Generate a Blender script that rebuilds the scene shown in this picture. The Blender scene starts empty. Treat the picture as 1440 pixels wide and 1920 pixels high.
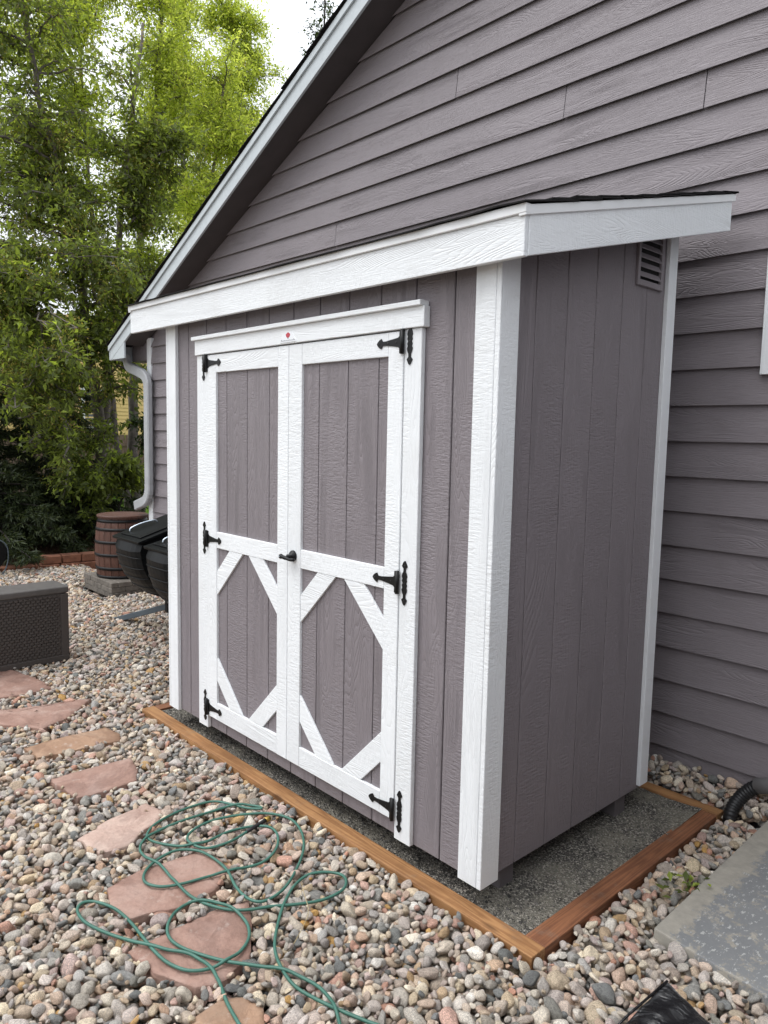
import bpy, bmesh, math, random
import numpy as np
from mathutils import Vector, Matrix, Euler

random.seed(7)
rng = np.random.default_rng(7)
scene = bpy.context.scene
COL = scene.collection
R = math.radians

# ------------------------------------------------------------------ camera
CAM = Vector((1.629, -2.032, 1.787))
def cam_axes(yaw, pitch, roll):
    cy, sy, cp, sp = math.cos(yaw), math.sin(yaw), math.cos(pitch), math.sin(pitch)
    f = Vector((-sy * cp, cy * cp, sp)); r = Vector((cy, sy, 0)); u = r.cross(f)
    cr, sr = math.cos(roll), math.sin(roll)
    return cr * r + sr * u, -sr * r + cr * u, f
AX = cam_axes(R(47.144), R(-5.956), R(1.149))
cd = bpy.data.cameras.new('camera'); co = bpy.data.objects.new('camera', cd); COL.objects.link(co)
m = Matrix.Identity(4)
for i in range(3):
    m[i][0], m[i][1], m[i][2], m[i][3] = AX[0][i], AX[1][i], -AX[2][i], CAM[i]
co.matrix_world = m
cd.sensor_fit = 'VERTICAL'; cd.sensor_height = 32; cd.lens = 1394.4 / 1920 * 32
cd.clip_start = 0.05; cd.clip_end = 600
scene.camera = co
FPX = 1394.4
_ax = np.array([list(a) for a in AX])
def project(P):
    q = (np.asarray(P, float) - np.array(CAM)) @ _ax.T
    return 720 + FPX * q[..., 0] / q[..., 2], 960 - FPX * q[..., 1] / q[..., 2], q[..., 2]

# ------------------------------------------------------------------ sky and sun
SUN_EL, SUN_AZ = R(60), R(212)          # azimuth clockwise from +Y
w = bpy.data.worlds.new('World'); scene.world = w; w.use_nodes = True
nt = w.node_tree; nt.nodes.clear()
out = nt.nodes.new('ShaderNodeOutputWorld'); bg = nt.nodes.new('ShaderNodeBackground')
sky = nt.nodes.new('ShaderNodeTexSky'); sky.sky_type = 'NISHITA'; sky.sun_disc = False
sky.sun_elevation = SUN_EL; sky.sun_rotation = SUN_AZ; sky.air_density = 1.0; sky.dust_density = 4.0; sky.ozone_density = 1.0
hs = nt.nodes.new('ShaderNodeHueSaturation'); hs.inputs['Saturation'].default_value = 0.18
tc = nt.nodes.new('ShaderNodeTexCoord'); nz = nt.nodes.new('ShaderNodeTexNoise')
nz.inputs['Scale'].default_value = 2.2; nz.inputs['Detail'].default_value = 5
rp = nt.nodes.new('ShaderNodeMapRange'); rp.inputs['To Min'].default_value = 11.5; rp.inputs['To Max'].default_value = 16.0
cl = nt.nodes.new('ShaderNodeCombineColor')
sxyz = nt.nodes.new('ShaderNodeSeparateXYZ'); zr = nt.nodes.new('ShaderNodeMapRange'); zr.inputs['To Min'].default_value = 0.74; zr.inputs['To Max'].default_value = 1.55
mx = nt.nodes.new('ShaderNodeMix'); mx.data_type = 'RGBA'; mx.inputs['Factor'].default_value = 0.72   # overcast cloud deck over the clear sky
L = nt.links.new
L(sky.outputs[0], hs.inputs['Color']); L(tc.outputs['Generated'], nz.inputs['Vector']); L(nz.outputs['Fac'], rp.inputs['Value'])
zm = nt.nodes.new('ShaderNodeMath'); zm.operation = 'MULTIPLY'
L(tc.outputs['Generated'], sxyz.inputs[0]); L(sxyz.outputs['Z'], zr.inputs['Value']); L(zr.outputs[0], zm.inputs[0]); L(rp.outputs[0], zm.inputs[1])   # an overcast sky is brightest overhead
for k, f in enumerate((0.955, 0.995, 1.06)):
    mm = nt.nodes.new('ShaderNodeMath'); mm.operation = 'MULTIPLY'; mm.inputs[1].default_value = f
    L(zm.outputs[0], mm.inputs[0]); L(mm.outputs[0], cl.inputs[k])
L(hs.outputs[0], mx.inputs[6]); L(cl.outputs[0], mx.inputs[7]); L(mx.outputs[2], bg.inputs['Color'])
bg.inputs['Strength'].default_value = 0.10
L(bg.outputs[0], out.inputs[0])
sd = bpy.data.lights.new('sun', 'SUN'); so = bpy.data.objects.new('sun', sd); COL.objects.link(so)
sd.energy = 1.5; sd.angle = R(40); sd.color = (1.0, 0.985, 0.97)
sv = Vector((math.sin(SUN_AZ) * math.cos(SUN_EL), math.cos(SUN_AZ) * math.cos(SUN_EL), math.sin(SUN_EL)))
so.rotation_euler = sv.to_track_quat('Z', 'Y').to_euler(); so.location = sv * 60
vs = scene.view_settings; vs.view_transform = 'Standard'; vs.look = 'None'; vs.exposure = 0.32; vs.gamma = 1.0; vs.use_curve_mapping = False
scene.cycles.max_bounces = 8; scene.cycles.transparent_max_bounces = 8

# ------------------------------------------------------------------ node helpers
class NT:
    def __init__(s, name):
        s.m = bpy.data.materials.new(name); s.m.use_nodes = True; s.t = s.m.node_tree
        s.b = s.t.nodes['Principled BSDF']; s.out = s.t.nodes['Material Output']
    def n(s, kind, **kw):
        nd = s.t.nodes.new('ShaderNode' + kind)
        for k, v in kw.items():
            if k.startswith('i_'):
                key = k[2:].replace('_', ' ')
                nd.inputs[int(key) if key.isdigit() else key].default_value = v
            else: setattr(nd, k, v)
        return nd
    def l(s, a, b): s.t.links.new(a, b)
    def coords(s, scale=(1, 1, 1), rnd=True, kind='Object'):
        tc = s.n('TexCoord'); mp = s.n('Mapping'); mp.inputs['Scale'].default_value = scale
        src = tc.outputs[kind]
        if rnd:
            oi = s.n('ObjectInfo'); mu = s.n('VectorMath', operation='SCALE'); mu.inputs[0].default_value = (37.1, 53.7, 29.3)
            s.l(oi.outputs['Random'], mu.inputs['Scale']); ad = s.n('VectorMath', operation='ADD')
            s.l(src, ad.inputs[0]); s.l(mu.outputs[0], ad.inputs[1]); src = ad.outputs[0]
        s.l(src, mp.inputs['Vector']); return mp.outputs[0]
    def noise(s, vec, scale, detail=4, rough=0.55, dist=0.0):
        nd = s.n('TexNoise', i_Scale=scale, i_Detail=detail, i_Roughness=rough, i_Distortion=dist)
        s.l(vec, nd.inputs['Vector']); return nd.outputs['Fac']
    def ramp(s, fac, stops, interp='LINEAR'):
        r = s.n('ValToRGB'); cr = r.color_ramp; cr.interpolation = interp
        while len(cr.elements) < len(stops): cr.elements.new(0.5)
        for e, (p, c) in zip(cr.elements, stops):
            e.position = p; e.color = (*c, 1) if len(c) == 3 else c
        s.l(fac, r.inputs[0]); return r.outputs[0]
    def mix(s, fac, a, b, blend='MIX'):
        nd = s.n('Mix', data_type='RGBA', blend_type=blend)
        for v, i in ((fac, 0), (a, 6), (b, 7)):
            if isinstance(v, (int, float)): nd.inputs[i].default_value = v
            elif isinstance(v, tuple): nd.inputs[i].default_value = (*v, 1)
            else: s.l(v, nd.inputs[i])
        return nd.outputs[2]
    def math(s, op, a, b=None, c=None):
        nd = s.n('Math', operation=op)
        for i, v in enumerate((a, b, c)):
            if v is None: continue
            if isinstance(v, (int, float)): nd.inputs[i].default_value = v
            else: s.l(v, nd.inputs[i])
        return nd.outputs[0]
    def bump(s, h, strength, dist=0.003, normal=None):
        b = s.n('Bump', i_Strength=strength, i_Distance=dist); s.l(h, b.inputs['Height'])
        if normal is not None: s.l(normal, b.inputs['Normal'])
        return b.outputs[0]
    def col(s, c):
        if isinstance(c, tuple): s.b.inputs['Base Color'].default_value = (*c, 1)
        else: s.l(c, s.b.inputs['Base Color'])
    def set(s, rough=None, metal=None, spec=None, normal=None):
        if rough is not None:
            if isinstance(rough, (int, float)): s.b.inputs['Roughness'].default_value = rough
            else: s.l(rough, s.b.inputs['Roughness'])
        if metal is not None: s.b.inputs['Metallic'].default_value = metal
        if spec is not None: s.b.inputs['Specular IOR Level'].default_value = spec
        if normal is not None: s.l(normal, s.b.inputs['Normal'])
        return s.m

def emboss_paint(name, color, axis, strength=0.5, rough=0.55, fine=1.0, dirt=0.05, chatter=0.62):
    """painted engineered-wood board: cedar grain pressed into the face, running along one axis"""
    t = NT(name)
    a = 'XYZ'.index(axis)
    sc = [7.0, 7.0, 7.0]; sc[a] = 0.75
    v = t.coords(tuple(sc))
    warp = t.noise(v, 0.8, 2, 0.5, 0.5)
    rings = t.math('SINE', t.math('MULTIPLY', warp, 17.0 * fine * 6.283))
    rings = t.math('POWER', t.math('ABSOLUTE', rings), 0.45)
    sc2 = [110.0 * fine] * 3; sc2[a] = 7.0 * fine
    streak = t.ramp(t.noise(t.coords(tuple(sc2)), 1.0, 3, 0.6, 0.8), [(0.33, (0,) * 3), (0.62, (1,) * 3)])
    sc3 = [6.0] * 3; sc3[a] = 1.6
    mask = t.ramp(t.noise(t.coords(tuple(sc3)), 1.0, 2), [(0.42, (0.0,) * 3), (0.60, (1,) * 3)])
    # saw-mark chatter across the grain, between the figured bands
    sc4 = [30.0] * 3; sc4[a] = 120.0
    chat = t.ramp(t.noise(t.coords(tuple(sc4)), 1.0, 2, 0.5, 0.5), [(0.34, (0,) * 3), (0.62, (1,) * 3)])
    inv = t.math('SUBTRACT', 1.0, mask)
    h = t.math('ADD', t.math('MULTIPLY', t.math('MULTIPLY', rings, mask), 0.9), t.math('MULTIPLY', streak, 0.34))
    h = t.math('ADD', h, t.math('MULTIPLY', t.math('MULTIPLY', chat, inv), chatter))
    big = t.noise(t.coords((1.3, 1.3, 1.3)), 1.0, 4)
    c1 = tuple(c * (1 - dirt) for c in color); c2 = tuple(min(1, c * (1 + dirt)) for c in color)
    cc = t.ramp(big, [(0.3, c1), (0.7, c2)])
    oi = t.n('ObjectInfo'); tone = t.math('MULTIPLY_ADD', oi.outputs['Random'], dirt * 1.6, 1 - dirt * 0.8)
    cb = t.n('CombineColor'); [t.l(tone, cb.inputs[k]) for k in range(3)]
    cc = t.mix(1.0, cc, cb.outputs[0], 'MULTIPLY')
    grime = t.ramp(t.noise(t.coords((4.5, 4.5, 4.5)), 1.0, 7, 0.72), [(0.52, (1, 1, 1)), (0.74, (0.88, 0.87, 0.855))])
    cc = t.mix(0.55, cc, grime, 'MULTIPLY')
    pits = t.ramp(t.math('MULTIPLY', h, 1.0), [(0.0, (0.90, 0.90, 0.90)), (0.35, (1, 1, 1))])
    cc = t.mix(0.6, cc, pits, 'MULTIPLY')
    t.col(cc)
    return t.set(rough=rough, spec=0.35, normal=t.bump(h, strength, 0.0042))

MAUVE = (0.226, 0.201, 0.212)
WHITE = (0.79, 0.81, 0.82)
M = {}
for ax in 'XYZ':
    M['mauve' + ax] = emboss_paint('mauve_board_' + ax, MAUVE, ax, 0.7, 0.5, fine=1.7, dirt=0.035, chatter=0.12 if ax == 'X' else 0.62)
    M['white' + ax] = emboss_paint('white_board_' + ax, WHITE, ax, 0.42, 0.5, fine=1.6, dirt=0.035)
def plain(name, color, rough=0.5, metal=0.0, var=0.08, bump=0.0, scale=40, spec=0.4):
    t = NT(name); v = t.coords()
    n = t.noise(v, scale * 0.2, 4)
    t.col(t.ramp(n, [(0.3, tuple(c * (1 - var) for c in color)), (0.7, tuple(min(1, c * (1 + var)) for c in color))]))
    nrm = t.bump(t.noise(v, scale, 4), bump, 0.003) if bump else None
    return t.set(rough=rough, metal=metal, spec=spec, normal=nrm)
M['mauve_smooth'] = plain('mauve_paint', MAUVE, 0.5, bump=0.1, scale=120)
M['spout'] = plain('shade_toned_white_spout', (0.40, 0.41, 0.42), 0.5, var=0.08)  # white darkened in colour for the shade on gutter and downspout
M['white_metal'] = plain('white_enamel_metal', (0.78, 0.79, 0.79), 0.35, var=0.03)
M['white_smooth'] = plain('white_paint', WHITE, 0.45, var=0.03, bump=0.08, scale=150)
M['soffit'] = plain('shade_darkened_soffit', (0.075, 0.064, 0.064), 0.6)  # soffit colour darkened to carry the shade under the gable overhang
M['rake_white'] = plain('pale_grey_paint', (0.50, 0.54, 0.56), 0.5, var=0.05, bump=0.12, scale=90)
M['black_iron'] = plain('black_powder_coat', (0.007, 0.007, 0.0075), 0.42, var=0.15, bump=0.1, scale=300, spec=0.3)
M['screw'] = plain('dark_screw', (0.03, 0.03, 0.03), 0.35, metal=0.6)
M['shingle'] = plain('asphalt_shingle', (0.022, 0.021, 0.021), 0.95, var=0.4, bump=0.7, scale=300, spec=0.1)
M['dark_void'] = plain('vent_hole_shade', (0.012, 0.011, 0.011), 0.9)  # near-black panel colour stands in for the shaded hole behind the slats
M['concrete_block'] = plain('grey_skid_paint', (0.13, 0.115, 0.118), 0.7, bump=0.3, scale=90)
M['red'] = plain('red_print', (0.45, 0.05, 0.07), 0.4)
M['ink'] = plain('dark_print', (0.03, 0.03, 0.04), 0.5)
M['badge_white'] = plain('white_plate', (0.82, 0.84, 0.86), 0.25, var=0.02)
M['brass'] = plain('brass_coupling', (0.45, 0.30, 0.08), 0.35, metal=0.8)
M['black_rubber'] = plain('black_rubber', (0.014, 0.014, 0.015), 0.45, var=0.2)
M['steel_blue'] = plain('grey_steel_tube', (0.10, 0.125, 0.145), 0.4, metal=0.3)
M['silver'] = plain('bright_handle', (0.55, 0.62, 0.68), 0.25, metal=0.7)
M['black_plastic'] = plain('black_plastic', (0.0075, 0.008, 0.0085), 0.42, var=0.3, bump=0.08, scale=60, spec=0.14)
M['grey_pvc'] = plain('grey_pipe', (0.15, 0.145, 0.145), 0.5, bump=0.1)
M['trunk'] = None

def wood_mat(name, c1, c2, axis, rough=0.6, damp=0.0):
    t = NT(name); a = 'XYZ'.index(axis)
    sc = [16.0] * 3; sc[a] = 0.7
    v = t.coords(tuple(sc))
    n = t.noise(v, 1.0, 3, 0.5, 1.0)
    rings = t.math('SINE', t.math('MULTIPLY', n, 42.0))
    fac = t.math('MULTIPLY_ADD', rings, 0.3, 0.5)
    sc2 = [260.0] * 3; sc2[a] = 6
    fib = t.noise(t.coords(tuple(sc2)), 1.0, 2)
    fac = t.math('ADD', t.math('MULTIPLY', fac, 0.65), t.math('MULTIPLY', fib, 0.35))
    c = t.ramp(fac, [(0.15, c1), (0.85, c2)])
    kn = t.n('TexVoronoi', i_Scale=1.0); kv = [7.0] * 3; kv[a] = 2.3
    t.l(t.coords(tuple(kv)), kn.inputs['Vector'])
    km = t.ramp(kn.outputs['Distance'], [(0.05, (1,) * 3), (0.13, (0,) * 3)])
    c = t.mix(t.math('MULTIPLY', km, 0.75), c, tuple(x * 0.35 for x in c1))
    big = t.ramp(t.noise(t.coords((3.2, 3.2, 3.2)), 1.0, 7, 0.7), [(0.36, (0.66, 0.64, 0.62)), (0.62, (1.10,) * 3)])
    c = t.mix(0.8, c, big, 'MULTIPLY')
    dirt = t.ramp(t.noise(t.coords((9, 9, 9)), 1.0, 8, 0.78), [(0.56, (0,) * 3), (0.72, (1,) * 3)])
    c = t.mix(t.math('MULTIPLY', dirt, 0.45), c, (0.20, 0.175, 0.14))
    t.col(c)
    return t.set(rough=rough, normal=t.bump(fac, 0.35, 0.003))
M['timberX'] = wood_mat('treated_timber_X', (0.235, 0.105, 0.040), (0.445, 0.238, 0.10), 'X')
M['timberY'] = wood_mat('stained_timber_Y', (0.13, 0.050, 0.025), (0.30, 0.128, 0.060), 'Y')
M['barrel_wood'] = wood_mat('barrel_stave', (0.072, 0.029, 0.018), (0.122, 0.051, 0.033), 'Z', 0.6)
M['fence_wood'] = wood_mat('weathered_fence', (0.10, 0.062, 0.048), (0.22, 0.15, 0.12), 'Z', 0.8)

# stones
def pebble_mat():
    t = NT('river_pebble')
    oi = t.n('ObjectInfo'); r = oi.outputs['Random']
    base = t.ramp(r, [(0.0, (0.42, 0.315, 0.25)), (0.09, (0.46, 0.385, 0.295)), (0.19, (0.31, 0.285, 0.25)), (0.28, (0.39, 0.325, 0.265)),
                      (0.37, (0.155, 0.157, 0.15)), (0.42, (0.44, 0.345, 0.275)), (0.52, (0.51, 0.445, 0.35)), (0.60, (0.22, 0.212, 0.19)),
                      (0.66, (0.38, 0.25, 0.205)), (0.75, (0.42, 0.36, 0.285)), (0.83, (0.38, 0.265, 0.155)), (0.88, (0.29, 0.25, 0.22)),
                      (0.94, (0.57, 0.51, 0.42))], 'CONSTANT')
    v = t.coords((1, 1, 1))
    hsv = t.n('HueSaturation'); t.l(base, hsv.inputs['Color'])
    t.l(t.math('MULTIPLY_ADD', t.math('FRACT', t.math('MULTIPLY', r, 113.1)), 0.9, 0.45), hsv.inputs['Saturation'])
    t.l(t.math('MULTIPLY_ADD', t.math('FRACT', t.math('MULTIPLY', r, 271.7)), 0.5, 0.92), hsv.inputs['Value']); base = hsv.outputs[0]
    sp = t.ramp(t.noise(v, 4.2, 6, 0.75), [(0.33, (0.55, 0.53, 0.52)), (0.50, (1.0,) * 3), (0.68, (1.38, 1.36, 1.30))])
    c = t.mix(0.85, base, sp, 'MULTIPLY')
    fine = t.ramp(t.noise(v, 11.0, 3, 0.8), [(0.36, (0.42,) * 3), (0.48, (1.0,) * 3), (0.66, (1.4,) * 3)])
    r2 = t.math('FRACT', t.math('MULTIPLY', r, 17.3))
    c = t.mix(t.math('MULTIPLY_ADD', r2, 0.7, 0.25), c, fine, 'MULTIPLY')
    wv = t.n('TexWave', i_Scale=1.6, i_Distortion=5.0, i_Detail=2.0); t.l(v, wv.inputs['Vector'])
    vein = t.ramp(wv.outputs['Fac'], [(0.82, (1, 1, 1)), (0.97, (1.45, 1.4, 1.32))])
    r3 = t.math('GREATER_THAN', t.math('FRACT', t.math('MULTIPLY', r, 41.7)), 0.72)
    c = t.mix(t.math('MULTIPLY', r3, 0.6), c, vein, 'MULTIPLY')
    t.col(c)
    return t.set(rough=0.82, spec=0.22, normal=t.bump(t.noise(v, 9.0, 6, 0.7), 0.5, 0.03))
M['pebble'] = pebble_mat()
def flag_mat(name, c1, c2, c3):
    t = NT(name); v = t.coords((1, 1, 1))
    n = t.noise(v, 5.0, 6, 0.62, 0.6); f = t.noise(v, 60.0, 4, 0.7)
    c = t.ramp(n, [(0.28, c1), (0.5, c2), (0.72, c3)])
    c = t.mix(0.5, c, t.ramp(f, [(0.3, (0.75,) * 3), (0.7, (1.2,) * 3)]), 'MULTIPLY')
    pale = t.ramp(t.noise(v, 13.0, 5, 0.7), [(0.60, (0,) * 3), (0.70, (1,) * 3)])
    c = t.mix(t.math('MULTIPLY', pale, 0.45), c, (0.50, 0.42, 0.37))
    lay = t.ramp(t.noise(v, 2.6, 7, 0.75, 1.2), [(0.44, (0.72, 0.70, 0.70)), (0.52, (1.05, 1.04, 1.03))])
    c = t.mix(0.6, c, lay, 'MULTIPLY')
    t.col(c)
    h = t.math('ADD', t.math('MULTIPLY', n, 1.0), t.math('MULTIPLY', f, 0.25))
    return t.set(rough=0.75, spec=0.25, normal=t.bump(h, 0.75, 0.016))
M['flag_red'] = flag_mat('red_flagstone', (0.235, 0.137, 0.105), (0.31, 0.195, 0.155), (0.385, 0.27, 0.225))
M['flag_tan'] = flag_mat('tan_flagstone', (0.26, 0.155, 0.098), (0.34, 0.215, 0.142), (0.39, 0.275, 0.195))
M['flag_pink'] = flag_mat('pale_pink_flagstone', (0.36, 0.24, 0.195), (0.45, 0.325, 0.27), (0.52, 0.41, 0.345))
def soil_mat(name, c1, c2, scale=30, b=0.6):
    t = NT(name); v = t.coords(rnd=False); n = t.noise(v, scale, 6, 0.7)
    t.col(t.ramp(n, [(0.3, c1), (0.7, c2)])); return t.set(rough=0.95, spec=0.1, normal=t.bump(n, b, 0.02))
M['soil'] = soil_mat('soil', (0.13, 0.105, 0.085), (0.26, 0.22, 0.18))
M['mulch'] = soil_mat('mulch', (0.028, 0.017, 0.011), (0.085, 0.05, 0.033), 45)
M['grassy'] = soil_mat('lawn_grass', (0.06, 0.12, 0.015), (0.13, 0.22, 0.03), 25)
def grit_mat():
    t = NT('crusher_fines'); v = t.coords(rnd=False)
    vo = t.n('TexVoronoi', i_Scale=170.0); t.l(v, vo.inputs['Vector'])
    c = t.ramp(t.math('FRACT', t.math('MULTIPLY', vo.outputs['Color'], 3.7)), [(0.0, (0.035, 0.033, 0.030)), (0.5, (0.10, 0.094, 0.083)), (0.82, (0.20, 0.185, 0.16)), (0.97, (0.40, 0.37, 0.32))])
    dust = t.ramp(t.noise(v, 4.2, 7, 0.7), [(0.44, (0,) * 3), (0.68, (1,) * 3)])
    c = t.mix(t.math('MULTIPLY', dust, 0.8), c, (0.27, 0.25, 0.20))
    t.col(c); return t.set(rough=0.95, spec=0.15, normal=t.bump(vo.outputs['Distance'], 0.9, 0.006))
M['grit'] = grit_mat()
def slab_mat():
    t = NT('peeling_painted_concrete'); v = t.coords(rnd=False)
    conc = t.ramp(t.noise(v, 14, 6, 0.7), [(0.3, (0.24, 0.225, 0.195)), (0.7, (0.36, 0.335, 0.285))])
    paint = t.ramp(t.noise(v, 3, 4), [(0.3, (0.180, 0.186, 0.190)), (0.7, (0.225, 0.230, 0.230))])
    flake = t.ramp(t.noise(v, 11.0, 9, 0.8, 0.3), [(0.545, (0,) * 3), (0.56, (1,) * 3)])
    chips = t.ramp(t.noise(t.coords((30, 14, 20), rnd=False), 2.2, 5, 0.7), [(0.585, (0,) * 3), (0.60, (1,) * 3)])
    # paint is worn away along the two outer edges of the slab
    sx = t.n('SeparateXYZ'); tcn = t.n('TexCoord'); t.l(tcn.outputs['Object'], sx.inputs[0])
    ed = t.math('ADD', t.math('MULTIPLY', sx.outputs['X'], -7.5), t.math('MULTIPLY', t.noise(v, 9, 8, 0.78), 2.6))
    wear = t.ramp(ed, [(0.62, (0,) * 3), (0.72, (1,) * 3)])
    m_ = t.math('MAXIMUM', t.math('MAXIMUM', flake, wear), 0.0)
    c = t.mix(m_, paint, conc)
    c = t.mix(t.math('MULTIPLY', chips, t.math('SUBTRACT', 1.0, m_)), c, (0.40, 0.405, 0.39))
    t.col(c)
    return t.set(rough=t.math('MULTIPLY_ADD', m_, 0.4, 0.42), normal=t.bump(t.math('SUBTRACT', t.noise(v, 80, 4), m_), 0.25, 0.003))
M['slab'] = slab_mat()
M['paver'] = plain('grey_paver', (0.15, 0.132, 0.112), 0.9, var=0.25, bump=0.5, scale=90)
M['brick'] = plain('red_edging_brick', (0.20, 0.085, 0.05), 0.9, var=0.3, bump=0.5, scale=80)
def hose_mat():
    t = NT('green_hose'); v = t.coords(rnd=False); n = t.noise(v, 9, 5, 0.7)
    t.col(t.ramp(n, [(0.3, (0.028, 0.105, 0.075)), (0.7, (0.055, 0.165, 0.125))]))
    dust = t.noise(v, 60, 4)
    return t.set(rough=t.math('MULTIPLY_ADD', dust, 0.3, 0.3), spec=0.5)
M['hose'] = hose_mat()
def weave_mat():
    t = NT('brown_wicker_plastic')
    t.col((0.066, 0.056, 0.051)); return t.set(rough=0.5, spec=0.4)
M['wicker'] = weave_mat()
M['wicker_lid'] = plain('brown_lid_plastic', (0.092, 0.084, 0.078), 0.55, var=0.12, bump=0.15, scale=120)
def leaf_mat(name, stops, trans=0.45, rough=0.5, tint=(1.5, 1.45, 0.55)):
    t = NT(name); at = t.n('Attribute', attribute_name='rnd')
    c = t.ramp(at.outputs['Fac'], stops); t.col(c); t.set(rough=rough, spec=0.3)
    tr = t.n('BsdfTranslucent'); t.l(t.mix(1.0, c, tint, 'MULTIPLY'), tr.inputs['Color'])
    ms = t.n('MixShader', i_0=trans); t.l(t.b.outputs[0], ms.inputs[1]); t.l(tr.outputs[0], ms.inputs[2]); t.l(ms.outputs[0], t.out.inputs['Surface'])
    return t.m
M['leaf_mid'] = leaf_mat('mid_green_leaf', [(0.0, (0.078, 0.098, 0.032)), (0.6, (0.142, 0.178, 0.052)), (0.88, (0.235, 0.30, 0.062)), (1.0, (0.37, 0.46, 0.09))], 0.55, tint=(1.5, 1.5, 0.75))
M['leaf_bright'] = leaf_mat('yellow_green_leaf', [(0.0, (0.20, 0.26, 0.04)), (0.5, (0.36, 0.44, 0.08)), (1.0, (0.52, 0.58, 0.15))], 0.66, tint=(1.7, 1.62, 1.0))
M['leaf_dark'] = leaf_mat('dark_green_leaf', [(0.0, (0.018, 0.034, 0.008)), (0.7, (0.035, 0.06, 0.014)), (1.0, (0.07, 0.11, 0.022))], 0.3)
M['needle'] = leaf_mat('spruce_needle', [(0.0, (0.016, 0.026, 0.010)), (0.7, (0.036, 0.052, 0.018)), (1.0, (0.075, 0.095, 0.03))], 0.15)
M['needle_brown'] = leaf_mat('brown_green_needle', [(0.0, (0.035, 0.030, 0.010)), (0.7, (0.075, 0.07, 0.018)), (1.0, (0.13, 0.125, 0.03))], 0.3)
M['seed'] = leaf_mat('olive_seed_cluster', [(0.0, (0.16, 0.13, 0.045)), (0.6, (0.27, 0.225, 0.08)), (1.0, (0.40, 0.33, 0.13))], 0.5)
M['bark'] = plain('grey_brown_bark', (0.13, 0.112, 0.098), 0.9, var=0.4, bump=0.7, scale=60)
M['bark_dark'] = plain('dark_bark', (0.030, 0.025, 0.021), 0.95, var=0.4, bump=0.7, scale=60)
M['yellow'] = plain('yellow_siding', (0.58, 0.42, 0.17), 0.6, var=0.04)
M['glass'] = plain('window_glass', (0.05, 0.06, 0.07), 0.08, spec=0.6)
M['straw'] = plain('dry_straw', (0.42, 0.33, 0.18), 0.8)

# ------------------------------------------------------------------ object helpers
def tag(o, label=None, cat=None, group=None, kind=None):
    if label: o['label'] = label
    if cat: o['category'] = cat
    if group: o['group'] = group
    if kind: o['kind'] = kind
    return o
def root(name, loc, label=None, cat=None, group=None, kind=None):
    o = bpy.data.objects.new(name, None); o.empty_display_size = 0.1; o.location = loc; COL.objects.link(o)
    return tag(o, label, cat, group, kind)
def wloc(p):
    v = Vector((0, 0, 0))
    while p is not None: v = v + Vector(p.location); p = p.parent
    return v
def mk(name, verts, faces, mat, parent=None, smooth=False, origin=None, attr=None):
    """mesh object; verts in world metres, stored relative to its origin (the parent's place unless given)"""
    base = wloc(parent)
    org = Vector(origin) if origin is not None else base
    V = np.asarray(verts, dtype=np.float64) - np.array(org)
    me = bpy.data.meshes.new(name)
    if isinstance(faces, np.ndarray):
        k = faces.shape[1]; nf = len(faces)
        me.vertices.add(len(V)); me.vertices.foreach_set('co', V.astype(np.float32).ravel())
        me.loops.add(nf * k); me.loops.foreach_set('vertex_index', faces.astype(np.int32).ravel())
        me.polygons.add(nf); me.polygons.foreach_set('loop_start', np.arange(0, nf * k, k, dtype=np.int32))
        me.update(calc_edges=True)
    else:
        me.from_pydata([tuple(v) for v in V], [], faces)
    if attr is not None:
        a = me.attributes.new('rnd', 'FLOAT', 'POINT'); a.data.foreach_set('value', np.asarray(attr, np.float32))
    if smooth: me.polygons.foreach_set('use_smooth', [True] * len(me.polygons))
    if mat is not None: me.materials.append(mat)
    me.update()
    o = bpy.data.objects.new(name, me); COL.objects.link(o)
    if parent is not None:
        o.parent = parent; o.location = org - base
    else: o.location = org
    return o
def clone(o, parent=None, loc=None):
    c = o.copy(); COL.objects.link(c); c.parent = parent if parent is not None else o.parent
    if loc is not None: c.location = loc
    return c
HEX_F = [(0, 3, 2, 1), (4, 5, 6, 7), (0, 1, 5, 4), (1, 2, 6, 5), (2, 3, 7, 6), (3, 0, 4, 7)]
def hexa(name, P, mat, parent=None, bevel=0.0, seg=1, origin=None):
    """six-sided solid from 8 corners (bottom ring, top ring), edges eased by a bevel"""
    bm = bmesh.new()
    vs_ = [bm.verts.new(p) for p in P]
    for f in HEX_F: bm.faces.new([vs_[i] for i in f])
    bmesh.ops.recalc_face_normals(bm, faces=bm.faces)
    if bevel: bmesh.ops.bevel(bm, geom=list(bm.edges), offset=bevel, segments=seg, affect='EDGES', profile=0.6)
    vv = [v.co.copy() for v in bm.verts]; bm.verts.index_update()
    ff = [[v.index for v in f.verts] for f in bm.faces]; bm.free()
    return mk(name, vv, ff, mat, parent, origin=origin)
def box(name, x0, x1, y0, y1, z0, z1, mat, parent=None, bevel=0.0015, seg=1, origin=None):
    return hexa(name, [(x0, y0, z0), (x1, y0, z0), (x1, y1, z0), (x0, y1, z0), (x0, y0, z1), (x1, y0, z1), (x1, y1, z1), (x0, y1, z1)], mat, parent, bevel, seg, origin)
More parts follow.
